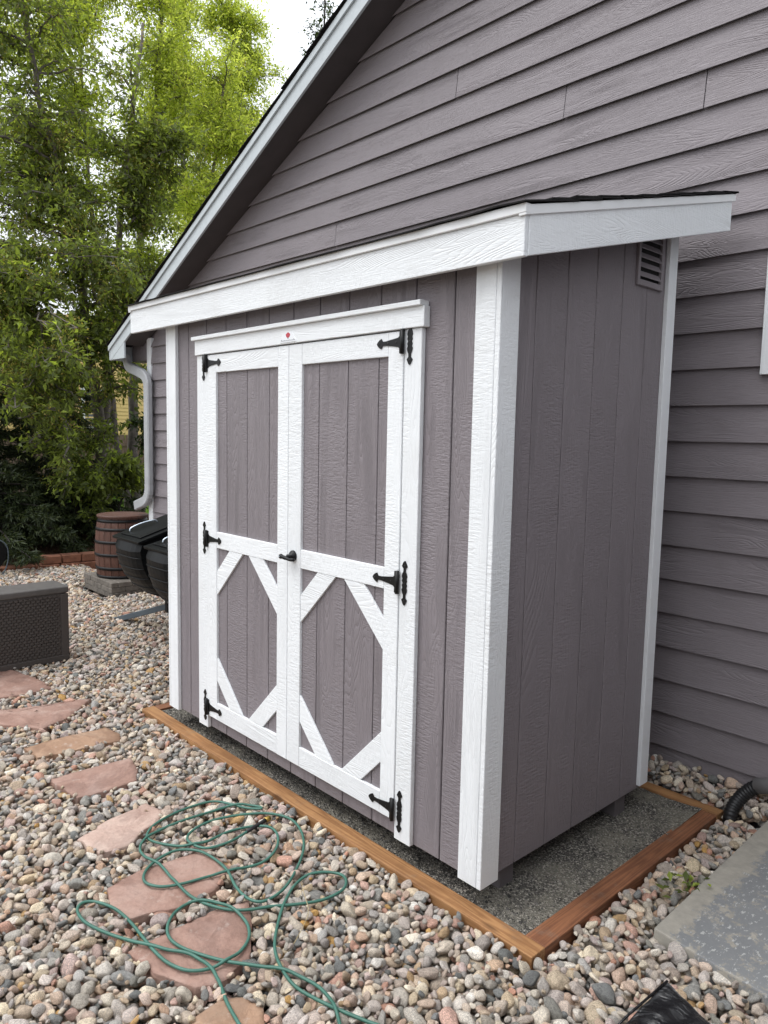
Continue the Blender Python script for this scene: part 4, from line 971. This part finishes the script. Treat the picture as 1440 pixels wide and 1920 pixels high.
# paver platform and rain barrel
plat = root('paver_platform', (-6.36, 1.32, 0), 'low stack of grey pavers carrying the wooden barrel', 'paver stack')
PXs, PYs, PH = (-6.74, -5.985), (1.125, 1.59), 0.056
for r in range(3):
    z0 = -0.005 + PH * r
    nx = 4; ny = 3
    off = 0.0 if r % 2 == 0 else 0.5
    xs = [PXs[0]] + [PXs[0] + (PXs[1] - PXs[0]) * (i + off) / nx for i in range(1 if off == 0 else 0, nx)] + [PXs[1]]
    ys = [PYs[0]] + [PYs[0] + (PYs[1] - PYs[0]) * (i + (0 if off else .5)) / ny for i in range(1 if off else 0, ny)] + [PYs[1]]
    for a, b in zip(xs[:-1], xs[1:]):
        for c_, d in zip(ys[:-1], ys[1:]):
            if b - a < 0.02 or d - c_ < 0.02: continue
            if r < 2 and not (b > PXs[1] - 0.01 or c_ < PYs[0] + 0.01): continue
            j = rng.normal(0, 0.003, 3)
            box('paver', a + 0.002 + j[0], b - 0.002 + j[0], c_ + 0.002 + j[1], d - 0.002 + j[1], z0 + 0.001, z0 + PH - 0.001 + abs(j[2]) * 0.3, M['paver'], plat, 0.005, origin=((a + b) / 2, (c_ + d) / 2, z0))
BC = Vector((-6.38, 1.43, PH * 3 - 0.003)); BH = 0.68; BR = 0.255
barrel = root('wooden_barrel', BC, 'reddish brown wooden barrel with black hoops beside the downspout', 'barrel')
prof = lambda t: BR + 0.040 * (1 - ((t - 0.42) / 0.58) ** 2) - (0.012 if t > 0.9 else 0)
NST = 22; ts = np.linspace(0, 1, 9)
for s in range(NST):
    a0, a1 = 2 * math.pi * s / NST + 0.006, 2 * math.pi * (s + 1) / NST - 0.006
    V = []; F = []
    for t in ts:
        r = prof(t) + 0.0
        for (rr_, a) in ((r - 0.004, a0), (r, a0 + 0.03), (r, a1 - 0.03), (r - 0.004, a1), (r - 0.03, a1), (r - 0.03, a0)):
            V.append((BC.x + rr_ * math.cos(a), BC.y + rr_ * math.sin(a), BC.z + t * BH))
    for i in range(len(ts) - 1):
        for j in range(6): F.append((i * 6 + j, i * 6 + (j + 1) % 6, i * 6 + 6 + (j + 1) % 6, i * 6 + 6 + j))
    F += [tuple(range(6))[::-1], tuple((len(ts) - 1) * 6 + j for j in range(6))]
    mk('stave', V, F, M['barrel_wood'], barrel)
for t0, t1 in ((0.0, 0.045), (0.135, 0.185), (0.355, 0.40), (0.56, 0.605), (0.765, 0.81), (0.90, 0.945)):
    lathe('hoop', [(prof(t0) - 0.002, t0 * BH), (prof(t0) + 0.006, t0 * BH + 0.001), (prof(t1) + 0.006, t1 * BH - 0.001), (prof(t1) - 0.002, t1 * BH)], BC, M['hoop'] if 'hoop' in M else M['black_iron'], barrel, 44)
lathe('lid', [(0.0, BH + 0.004), (BR + 0.012, BH + 0.004), (BR + 0.018, BH - 0.004), (BR + 0.016, BH - 0.02), (BR - 0.02, BH - 0.02)], BC, M['barrel_lid'] if 'barrel_lid' in M else M['barrel_wood'], barrel, 44, smooth=False)

# twin-chamber tumbling composter
comp = root('composter', (-4.4, 1.05, 0), 'black twin chamber tumbling composter on a grey steel leg beside the shed', 'composter')
def chamber(x0, x1, tilt, yc, zc):
    prof_ = [(-0.33, 0.27), (-0.385, 0.20), (-0.40, 0.10), (-0.395, 0.0), (-0.37, -0.10), (-0.32, -0.20), (-0.24, -0.29), (-0.13, -0.35), (0.0, -0.37), (0.15, -0.34), (0.28, -0.24), (0.36, -0.08), (0.37, 0.10), (0.33, 0.27)]
    ct, st = math.cos(tilt), math.sin(tilt)
    rot = lambda p: (yc + p[0] * ct - p[1] * st, zc + p[0] * st + p[1] * ct)
    nx = 9; V = []; F = []; n = len(prof_)
    xs = np.linspace(x0, x1, nx)
    for i, x in enumerate(xs):
        k = 1 - 0.10 * (abs(2 * i / (nx - 1) - 1)) ** 3
        for p in prof_:
            q = rot((p[0] * k, p[1] * k if p[1] < 0.2 else p[1])); V.append((x, q[0], q[1]))
    F = [(i * n + j, (i + 1) * n + j, (i + 1) * n + (j + 1) % n, i * n + (j + 1) % n) for i in range(nx - 1) for j in range(n)]
    F += [tuple(range(n)), tuple((nx - 1) * n + j for j in range(n))[::-1]]
    b = mk('chamber', V, F, M['black_plastic'], comp)
    def slab_(name, pts, dn, mat):                  # plate on the tilted top
        lo = [(x, *rot((y, z))) for x, y, z in pts]; hi = [(x, *rot((y, z + dn))) for x, y, z in pts]
        return hexa(name, lo + hi, mat, b, 0.006, 2)
    slab_('lid', [(x0 - 0.012, -0.345, 0.262), (x1 + 0.012, -0.345, 0.262), (x1 + 0.012, 0.34, 0.262), (x0 - 0.012, 0.34, 0.262)], 0.024, M['black_plastic'])
    slab_('hatch', [(x0 + 0.05, -0.29, 0.287), (x1 - 0.05, -0.29, 0.287), (x1 - 0.05, 0.25, 0.287), (x0 + 0.05, 0.25, 0.287)], 0.012, M['black_plastic'])
    xm = x0 + 0.16
    hp = [(xm - 0.02, -0.24, 0.30), (xm - 0.02, -0.22, 0.325), (xm, -0.12, 0.335), (xm + 0.02, -0.02, 0.325), (xm + 0.02, 0.0, 0.30)]
    tube('grip', catmull([(x, *rot((y, z))) for x, y, z in hp], 4), 0.008, M['silver'], b, 8)
    ribs = []
    for (pa, pb) in zip(prof_[1:9], prof_[2:10]):
        m_ = ((pa[0] + pb[0]) / 2 * 1.0, (pa[1] + pb[1]) / 2 * 1.0)
        P = []
        for i, x in enumerate(xs):
            k = 1 - 0.10 * (abs(2 * i / (nx - 1) - 1)) ** 3
            q = rot((m_[0] * k * 1.005, m_[1] * k * 1.005)); P.append((x, q[0], q[1]))
        ribs.append(tube_geo(P, 0.006, 6))
    V, F = merge(ribs); mk('rib', V, F, M['black_plastic'], b, smooth=True)
chamber(-4.62, -4.13, R(17), 0.99, 0.70)
chamber(-4.04, -3.55, R(13), 0.99, 0.65)
box('centre_post', -4.115, -4.055, 0.80, 1.15, 0.26, 0.86, M['black_plastic'], comp, 0.01)
def bar(name, p, q, w_, h, mat, par):
    p, q = Vector(p), Vector(q); d = (q - p).normalized(); s = d.cross(Vector((0, 0, 1))).normalized() * w_ / 2; u = s.cross(d).normalized() * h / 2
    P = [p - s - u, p + s - u, q + s - u, q - s - u, p - s + u, p + s + u, q + s + u, q - s + u]
    return hexa(name, P, mat, par, 0.004)
bar('leg', (-5.03, 0.77, 0.02), (-4.09, 1.0, 0.33), 0.055, 0.05, M['steel_blue'], comp)
bar('leg', (-4.6, 1.5, 0.02), (-4.07, 1.05, 0.33), 0.055, 0.05, M['steel_blue'], comp)
bar('leg', (-3.4, 0.80, 0.02), (-4.06, 1.0, 0.33), 0.055, 0.05, M['steel_blue'], comp)

# brick edging of the planting bed
edg = root('brick_edging', (-8.15, 1.2, 0), 'curved row of red edging bricks along the mulch bed', 'brick edging')
def edge_x(y): return -8.10 + (0.25 * (y - 1.3) * 0.9 if y < 1.3 else 0.10 * (y - 1.3))
for r, (ya, yb, n) in enumerate(((-1.6, 2.55, 17), (1.12, 2.55, 6))):
    for k in range(n):
        y0 = ya + (yb - ya) * k / n; y1 = ya + (yb - ya) * (k + 1) / n; a = math.atan2(edge_x(y1) - edge_x(y0), y1 - y0); ym = (y0 + y1) / 2
        L_ = (y1 - y0) * 0.485; z0 = -0.04 + 0.105 * r; xm = edge_x(ym) - 0.03 * r + rng.normal(0, 0.006)
        dx, dy = math.sin(a), math.cos(a); nx_, ny_ = math.cos(a), -math.sin(a); wd = 0.09
        P = [(xm + dx * s * L_ + nx_ * q * wd, ym + dy * s * L_ + ny_ * q * wd, z) for z in (z0, z0 + 0.10) for s, q in ((-1, -1), (-1, 1), (1, 1), (1, -1))]
        hexa('brick', P, M['brick'], edg, 0.008, 1, origin=(xm, ym, z0))

# ================================================================== FAR BACKGROUND
fence = root('wooden_fence', (-19, 5, 0), 'weathered brown board fence at the back of the lawn', 'fence')
FA, FB = Vector((-19.5, -6.0, 0)), Vector((-19.0, 14.0, 0)); fd = (FB - FA).normalized(); fl = (FB - FA).length; fn = Vector((fd.y, -fd.x, 0))
nb = int(fl / 0.145)
for k in range(nb):
    p = FA + fd * (k * 0.145); h = 1.62 + rng.normal(0, 0.012); w_ = 0.138
    a, b = p + fn * (0.02), p + fd * w_ + fn * 0.02
    q0, q1 = a - fn * 0.018, b - fn * 0.018
    hexa('board', [(*a.xy, 0.05), (*b.xy, 0.05), (*q1.xy, 0.05), (*q0.xy, 0.05), (*a.xy, h), (*b.xy, h), (*q1.xy, h), (*q0.xy, h)], M['fence_wood'], fence, 0, origin=(p.x, p.y, 0))
for z in (0.35, 1.3):
    a, b = FA + fn * 0.06, FB + fn * 0.06
    hexa('rail', [(*a.xy, z), (*b.xy, z), (*(b - fn * .038).xy, z), (*(a - fn * .038).xy, z), (*a.xy, z + .09), (*b.xy, z + .09), (*(b - fn * .038).xy, z + .09), (*(a - fn * .038).xy, z + .09)], M['fence_wood'], fence, 0)
yh = root('yellow_house', (-31, 8, 0), 'pale yellow sided house with white windows beyond the fence', 'house')
YX = -28.0
box('wall', YX - 8, YX, -6, 19, -0.05, 6.0, M['yellow'], yh, 0)
V = []; F = []
laps = []
for k in range(40):
    z = 0.1 + 0.15 * k; laps.append(([(YX + 0.004, -6, z), (YX + 0.028, -6, z), (YX + 0.028, 19, z), (YX + 0.004, 19, z), (YX + 0.004, -6, z + 0.146), (YX + 0.006, -6, z + 0.146), (YX + 0.006, 19, z + 0.146), (YX + 0.004, 19, z + 0.146)], HEX_F))
V, F = merge(laps); o = mk('siding', V, F, M['yellow'], yh); o['kind'] = 'stuff'
for y0, z0 in ((9.3, 1.9), (3.2, 1.9), (13.6, 1.9), (-1.5, 1.9)):
    wn = box('window', YX + 0.006, YX + 0.02, y0, y0 + 1.0, z0, z0 + 1.35, M['glass'], yh, 0)
    for a, b, c_, d in ((y0 - .13, y0 - 0.001, z0 - .13, z0 + 1.48), (y0 + 1.001, y0 + 1.13, z0 - .13, z0 + 1.48), (y0, y0 + 1, z0 - .13, z0 - 0.001), (y0, y0 + 1, z0 + 1.351, z0 + 1.48), (y0 + .48, y0 + .52, z0, z0 + 1.35)):
        box('frame', YX + 0.021, YX + 0.07, a, b, c_, d, M['white_smooth'], wn, 0)
prism('roof', [(YX + 0.4, 5.95), (YX - 4, 6.5), (YX - 8.4, 5.95)], 'Y', -6.5, 19.5, M['shingle'], yh)

# ------------------------------------------------------------------ trees
def leaf_cloud(P, D, size, r_, w_=0.42):
    """folded leaf blades at points P pointing along D"""
    n = len(P); D = D / (np.linalg.norm(D, axis=1)[:, None] + 1e-9)
    up = r_.normal(size=(n, 3)) * 0.7 + np.array([0, 0, 1.0]); S = np.cross(D, up); S /= np.linalg.norm(S, axis=1)[:, None] + 1e-9; N = np.cross(S, D)
    L_ = size * r_.uniform(0.6, 1.25, n); W = L_ * w_ * r_.uniform(0.8, 1.1, n)
    L3, W3 = L_[:, None], W[:, None]
    base = P; mid = P + D * L3 * 0.45 - N * L3 * 0.02; tip = P + D * L3 - N * L3 * r_.uniform(0.05, 0.3, n)[:, None]
    a = P + D * L3 * 0.42 + S * W3 * 0.5 + N * L3 * 0.07; b = P + D * L3 * 0.42 - S * W3 * 0.5 + N * L3 * 0.07
    V = np.stack([base, a, tip, b, mid], 1).reshape(-1, 3)
    k = np.arange(n)[:, None] * 5
    F = np.concatenate([k + np.array([0, 1, 4]), k + np.array([1, 2, 4]), k + np.array([0, 4, 3]), k + np.array([4, 2, 3])])
    return V, F, np.repeat(r_.random(n), 5)
def limb_pts(a, b, r_, n=7, sag=0.12):
    a, b = np.array(a, float), np.array(b, float); t = np.linspace(0, 1, n)[:, None]; L_ = np.linalg.norm(b - a)
    P = a + (b - a) * t; P[1:-1] += r_.normal(0, 0.035 * L_, (n - 2, 3)); P[:, 2] += sag * L_ * np.sin(np.pi * t[:, 0]); return P
def tree(name, label, cat, stems, blobs, leafmat, barkmat, nleaf, lsize, seed, group=None, seeds=None, twig=0.5, wleaf=0.42):
    """stems: list of (points, r0, r1); blobs: (centre, radii, weight) for the foliage; limbs run from the nearest stem point"""
    r_ = np.random.default_rng(seed)
    base = Vector(stems[0][0][0]); t_ = root(name, base, label, cat, group)
    sp = []; nodes = []
    for pts, r0, r1 in stems:
        C = catmull(pts, 5); C[1:-1] += r_.normal(0, 0.02, (len(C) - 2, 3)); rad = np.linspace(r0, r1, len(C)); sp.append(tube_geo(C, rad, 9)); nodes += [(c, q) for c, q in zip(C[3:], rad[3:])]
    V, F = merge(sp); mk('trunk', V, F, barkmat, t_, True)
    NP = np.array([c for c, _ in nodes]); NR = np.array([q for _, q in nodes])
    bp = []; LP_ = []; LD = []; SPt = []
    wsum = sum(b[2] for b in blobs)
    for c, rad, wt in blobs:
        c = np.array(c, float); rad = np.array(rad, float); nb_ = max(4, int(round(9 * rad.mean() / 0.8)))
        per = nleaf * wt / wsum / nb_
        for q in range(nb_):
            d = r_.normal(size=3); d /= np.linalg.norm(d); e = c + d * rad * r_.uniform(0.35, 0.95)
            dist = np.linalg.norm(NP - e, axis=1) + 0.8 * np.clip(NP[:, 2] - e[2], 0, 9); i = int(dist.argmin())
            lp = limb_pts(NP[i], e, r_, 7, 0.10); bp.append(tube_geo(lp, np.linspace(min(NR[i] * .6, 0.035), 0.006, 7), 5, False))
            nt_ = max(3, int(per / 14))
            for k in range(nt_):
                s = lp[r_.integers(2, 7)]; td = r_.normal(size=3) * np.array([1, 1, 0.75]); td /= np.linalg.norm(td)
                tl = twig * r_.uniform(0.4, 1.2) * rad.mean(); te = s + td * tl
                if k % 2 == 0: bp.append(tube_geo([s, (s + te) / 2 + r_.normal(0, .03, 3), te], [0.006, 0.004, 0.002], 3, False))
                m_ = 14; u = r_.uniform(0.15, 1.05, m_)[:, None]
                LP_.append(s + td * tl * u + r_.normal(0, 0.05 * rad.mean() + .02, (m_, 3))); LD.append(td * 0.6 + r_.normal(0, 0.65, (m_, 3)) + np.array([0, 0, -0.15]))
                if seeds and r_.random() < seeds: SPt.append(te)
    V, F = merge(bp); mk('branches', V, F, barkmat, t_, True)
    P, D = np.concatenate(LP_), np.concatenate(LD)
    V, F, A = leaf_cloud(P, D, lsize, r_, wleaf); o = mk('crown', V, F, leafmat, t_, attr=A); 
    if SPt:
        S = np.array(SPt); m_ = 34; P = np.repeat(S, m_, 0) + r_.normal(0, 0.075, (len(S) * m_, 3)); D = r_.normal(size=P.shape) + np.array([0, 0, -.5])
        V, F, A = leaf_cloud(P, D, 0.030, r_, 0.5); mk('seed_clusters', V, F, M['seed'], t_, attr=A)
    return t_
def conifer(name, label, cat, base, height, z0, rad, mat, seed, nb=46, droop=0.45, group=None, dens=1.0):
    r_ = np.random.default_rng(seed); t_ = root(name, base, label, cat, group); b0 = np.array(base, float)
    tp = [b0, b0 + [0.03, 0.02, height * .4], b0 + [0.0, 0.05, height]]
    tube('trunk', catmull(tp, 5), np.linspace(0.13, 0.02, 11), M['bark_dark'], t_, 9)
    br = []; P = []; D = []
    for k in range(nb):
        f = (k + r_.random()) / nb; z = z0 + (height - z0) * f; L_ = rad * (1 - f) ** 0.75 * r_.uniform(0.75, 1.15) + 0.12; a = k * 2.4 + r_.normal(0, .3)
        d = np.array([math.cos(a), math.sin(a), 0]); n = 8; t = np.linspace(0, 1, n)
        C = b0 + np.array([0, 0, z]) + d * (t * L_)[:, None] + np.array([0, 0, 1.0]) * ((0.10 * t - droop * t ** 1.7) * L_)[:, None]
        br.append(tube_geo(C, np.linspace(0.022, 0.005, n), 5, False))
        m_ = int(L_ * 34 * dens)
        side = np.array([-d[1], d[0], 0])
        for q in range(m_):
            u = r_.uniform(0.12, 1.0); p = C[0] * 0 + np.array([np.interp(u, t, C[:, i]) for i in range(3)]); sg = 1 if q % 2 else -1
            td = d * r_.uniform(0.35, 0.8) + side * sg * r_.uniform(0.4, 0.9) + np.array([0, 0, r_.uniform(-0.7, 0.05)]); td /= np.linalg.norm(td); tl = (0.42 * (1 - u * 0.65)) * r_.uniform(0.6, 1.1) * min(1, L_)
            nn = 20; s = r_.uniform(0, 1, nn)[:, None]; P.append(p + td * tl * s + r_.normal(0, 0.008, (nn, 3))); D.append(td * 0.9 + r_.normal(0, 0.55, (nn, 3)))
    V, F = merge(br); mk('branches', V, F, M['bark_dark'], t_, True)
    V, F, A = leaf_cloud(np.concatenate(P), np.concatenate(D), 0.085, r_, 0.2); mk('needles', V, F, mat, t_, attr=A)
    return t_
B = lambda x, y, z, rx, ry, rz_, w_=1.0: ((x, y, z), (rx, ry, rz_), w_ * rx * ry * rz_)
tree('leafy_tree', 'multi stemmed leafy green tree with olive seed clusters nearest the house corner', 'tree',
     [([(-9.6, 2.50, 0.1), (-9.55, 2.47, 1.6), (-9.5, 2.3, 3.2), (-9.4, 2.0, 4.8), (-9.3, 1.65, 6.2), (-9.3, 1.4, 7.6)], 0.10, 0.022),
      ([(-9.65, 2.58, 0.1), (-9.65, 2.62, 2.0), (-9.75, 2.85, 4.0), (-9.8, 3.1, 6.0), (-9.9, 3.4, 8.0)], 0.085, 0.02),
      ([(-9.6, 2.42, 0.1), (-9.4, 1.95, 1.4), (-9.2, 1.45, 2.4), (-9.0, 1.0, 3.6)], 0.065, 0.018)],
     [B(-9.3, 1.3, 7.0, .9, .8, .9, .55), B(-9.3, 1.2, 5.6, .9, .8, .8, .65), B(-9.2, 1.6, 4.5, .9, .7, .7), B(-9.1, 1.1, 3.6, .9, .7, .6), B(-9.3, 2.2, 5.5, .8, .7, .8, .6), B(-9.5, 2.9, 6.4, .8, .7, .9, .45),
      B(-9.4, 2.5, 4.2, .8, .6, .6, .8), B(-9.2, 2.1, 3.2, .9, .7, .55), B(-9.0, 1.3, 2.5, .8, .6, .5), B(-9.3, 2.7, 2.6, .7, .45, .45, .9), B(-9.4, 3.2, 4.9, .7, .6, .8, .8), B(-9.2, 2.3, 1.7, .7, .5, .4, .9), B(-7.7, .9, 2.75, .5, .5, .42, 1.3), B(-7.8, 1.0, 2.15, .5, .5, .36, 1.3), B(-7.7, .5, 1.95, .45, .45, .33, 1.2), B(-7.8, 1.5, 2.5, .5, .45, .36, 1.2), B(-7.8, .4, 3.3, .5, .5, .45, 1.2), B(-8.0, 1.3, 3.3, .6, .5, .45, 1.2), B(-7.8, 1.3, 1.55, .4, .42, .28, 1.2), B(-6.9, 1.12, 2.72, .32, .30, .2, 1.6), B(-8.3, 2.0, 3.9, .7, .6, .5), B(-9.4, 3.6, 5.9, .8, .7, .8), B(-9.3, 3.2, 3.9, .7, .6, .6), B(-9.0, 1.9, 2.35, .8, .6, .5), B(-9.0, 1.3, 3.0, .8, .6, .5), B(-8.9, 1.7, 1.2, .5, .5, .3, .9), B(-8.9, 1.2, 1.6, .6, .5, .35, .7)],
     M['leaf_mid'], M['bark'], 42000, 0.10, 11, 'trees behind the yard', seeds=0.22, twig=0.55)
tree('leafy_tree', 'tall bright yellow green tree with thin upright stems behind the nearest tree', 'tree',
     [([(-12.2, 4.2, -0.05), (-12.2, 4.2, 2.5), (-12.1, 4.3, 5.0), (-12.0, 4.6, 7.5), (-12.0, 4.8, 10.5)], 0.11, 0.02), ([(-12.25, 4.1, -0.05), (-12.2, 3.7, 3.0), (-12.1, 3.4, 6.0), (-12.1, 3.2, 9.5)], 0.08, 0.02), ([(-12.2, 4.3, 0.0), (-12.0, 5.0, 3.5), (-11.9, 5.6, 6.0), (-11.9, 6.0, 8.5)], 0.08, 0.02)],
     [B(-12, 3.0, 8.9, 1.0, .9, 1.1), B(-12, 4.2, 9.8, 1.0, 1.0, 1.1), B(-12, 3.6, 7.3, 1.0, 1.0, .9), B(-12, 4.8, 8.2, 1.0, 1.0, 1.0), B(-12, 5.8, 8.9, .9, .8, 1.0, .8), B(-12, 5.8, 7.6, .9, .8, .8), B(-12, 5.4, 6.2, .9, .8, .8), B(-12, 4.7, 4.7, .9, .8, .7), B(-12, 6.5, 7.8, .8, .6, .8, .9), B(-12, 4.0, 3.9, .9, .7, .6), B(-11.8, 2.2, 8.3, .9, .9, 1.0), B(-11.8, 2.0, 6.6, .9, .9, .9, .8), B(-12, 5.0, 10.3, .9, .9, .7, .7), B(-12, 4.4, 6.4, 1.0, .9, .8, .8), B(-12, 5.6, 7.0, .9, .8, .8, .8), B(-12, 3.2, 5.7, .9, .8, .7, .7), B(-12, 5.0, 5.2, .9, .8, .7, .6), B(-12.2, 6.3, 6.1, .8, .6, .7, .7)],
     M['leaf_bright'], M['bark'], 66000, 0.085, 12, 'trees behind the yard', twig=0.6, seeds=0.04)
tree('leafy_tree', 'airy bright green tree showing above the house roof edge', 'tree',
     [([(-15.5, 8.0, -0.05), (-15.5, 8.0, 4.0), (-15.4, 8.2, 8.0), (-15.3, 8.3, 11.5)], 0.12, 0.02), ([(-15.5, 7.9, 0.0), (-15.2, 7.2, 4.5), (-15.1, 6.8, 8.5), (-15.1, 6.6, 11.0)], 0.08, 0.02)],
     [B(-15.2, 6.7, 10.3, 1.0, .9, 1.1, .8), B(-15.2, 8.0, 9.8, 1.0, .9, 1.0, .9), B(-15.2, 7.2, 8.6, 1.1, 1.0, .9), B(-15.2, 8.6, 8.3, 1.0, .9, .9), B(-15.2, 7.6, 7.0, 1.0, 1.0, .8, .8), B(-15.2, 6.0, 8.9, .9, .9, .9, .8), B(-15.2, 8.7, 10.8, .9, .7, .8, .6), B(-15.2, 7.0, 11.6, 1.0, .9, .7, .6), B(-15.2, 8.1, 11.9, .9, .8, .8, .8), B(-15.2, 8.8, 11.6, .8, .7, .7, .7), B(-15.2, 7.4, 12.6, .9, .8, .6, .6), B(-15.2, 7.4, 9.4, 1.0, .9, .8, .6), B(-15.2, 9.1, 10.6, .8, .7, .9, .7), B(-15.2, 9.2, 9.2, .8, .7, .8, .7), B(-15.2, 6.6, 12.2, .9, .9, .7, .6), B(-15.2, 6.6, 7.4, 1, .9, .9, .8)],
     M['leaf_bright'], M['bark'], 60000, 0.09, 13, 'trees behind the yard', twig=0.6)
tree('leafy_tree', 'sparse dark leaved tree standing alone against the sky by the roof slope', 'tree',
     [([(-14.5, 10.2, -0.05), (-14.5, 10.2, 5.0), (-14.4, 10.3, 9.0), (-14.3, 10.35, 13.2)], 0.10, 0.015)],
     [B(-14.4, 10.3, 12.3, .6, .55, .8, .7), B(-14.4, 10.6, 11.2, .7, .7, .8), B(-14.4, 9.9, 10.3, .8, .6, .8), B(-14.4, 10.0, 9.3, .8, .6, .7)],
     M['leaf_dark'], M['bark_dark'], 3600, 0.105, 14, 'trees behind the yard', twig=0.6)
tree('shrub', 'low leafy shrub under the nearest tree beside the barrel', 'shrub',
     [([(-9.0, 2.2, 0.1), (-9.0, 2.1, 0.7), (-9.0, 2.0, 1.3)], 0.02, 0.008), ([(-9.0, 2.25, 0.1), (-8.9, 2.5, 0.7), (-8.9, 2.6, 1.2)], 0.02, 0.008)],
     [B(-8.9, 2.0, 1.1, .5, .5, .4), B(-8.9, 2.6, 1.2, .4, .4, .35), B(-8.8, 2.2, .55, .4, .4, .25, .6)], M['leaf_mid'], M['bark_dark'], 2600, 0.115, 15, twig=0.5)
tree('climbing_vine', 'leafy vine on a dark post in front of the far fence', 'vine',
     [([(-11.0, 4.0, 0.0), (-11.0, 3.98, 1.5), (-11.0, 4.0, 3.2)], 0.06, 0.04)],
     [B(-11.0, 3.85, 1.9, .3, .35, .5), B(-11.0, 4.15, 1.2, .3, .3, .5, .8), B(-11.0, 4.25, 2.7, .35, .45, .5, .8), B(-11.0, 3.9, .6, .3, .3, .35, .8)], M['leaf_dark'], M['bark_dark'], 1900, 0.11, 16, twig=0.5)
conifer('spruce_tree', 'dark drooping spruce filling the shade at the left edge', 'conifer', (-10.6, 0.6, 0.15), 4.6, 0.45, 2.0, M['needle'], 21, 80, 0.42, dens=1.25)
conifer('spruce_tree', 'tall brownish green conifer at the upper left edge', 'conifer', (-11.9, 1.6, 0.0), 10.5, 2.2, 1.7, M['needle_brown'], 22, 70, 0.30, dens=0.9)
conifer('spruce_tree', 'smaller dark spruce standing behind the juniper in front of the fence', 'conifer', (-11.3, 2.35, 0.05), 3.6, 0.3, 1.5, M['needle'], 25, 64, 0.40, dens=1.2)
conifer('juniper', 'low dark juniper spreading over the mulch bed', 'juniper', (-9.2, 0.9, 0.15), 1.15, 0.08, 1.35, M['needle'], 23, 34, 0.12, dens=1.3)
conifer('juniper', 'dark juniper mound between the brick edging and the barrel', 'juniper', (-9.3, 1.95, 0.15), 0.85, 0.05, 1.0, M['needle'], 24, 30, 0.10, dens=1.3)
# leaf litter on the mulch
n = 900; P = np.stack([rng.uniform(-9.6, -8.2, n), rng.uniform(-0.2, 2.6, n), rng.uniform(0.10, 0.2, n)], 1)
P[:, 2] = -0.05 + 0.30 * np.clip((-8.12 - P[:, 0] + 0.25 * np.minimum(P[:, 1] - 1.3, 0)) / 1.2, 0, 1) ** 0.7 + 0.015
V, F, A = leaf_cloud(P, rng.normal(size=(n, 3)) * np.array([1, 1, .25]), 0.06, rng, 0.35)
lit = mk('leaf_litter', V, F, leaf_mat('dry_leaf', [(0, (0.05, 0.03, 0.015)), (0.7, (0.12, 0.07, 0.035)), (1, (0.22, 0.15, 0.08))], 0.1), origin=(-8.9, 1.2, 0), attr=A); lit['kind'] = 'stuff'
n = 46; X = rng.uniform(-4.2, 0.9, n); Y = rng.uniform(-1.7, -0.1, n) - np.clip(X, -9, 0) * 0.0
P = np.array([(x, y, surf(x, y) + 0.006) for x, y in zip(X, Y)])
V, F, A = leaf_cloud(P, rng.normal(size=(n, 3)) * np.array([1, 1, .15]), 0.032, rng, 0.4)
lt2 = mk('fallen_leaf_bits', V, F, lit.data.materials[0], origin=(-1.5, -0.9, 0), attr=A); lt2['kind'] = 'stuff'
# lawn blades
n = 14000; P = np.stack([rng.uniform(-18.8, -11.4, n), rng.uniform(2.5, 9.0, n), np.full(n, -0.01)], 1)
V, F, A = leaf_cloud(P, rng.normal(size=(n, 3)) * np.array([.35, .35, .1]) + np.array([0, 0, 1]), 0.10, rng, 0.12)
gb = mk('grass', V, F, leaf_mat('grass_blade', [(0, (0.06, 0.12, 0.015)), (1, (0.16, 0.27, 0.035))], 0.4), origin=(-15, 6, 0), attr=A); gb['kind'] = 'stuff'
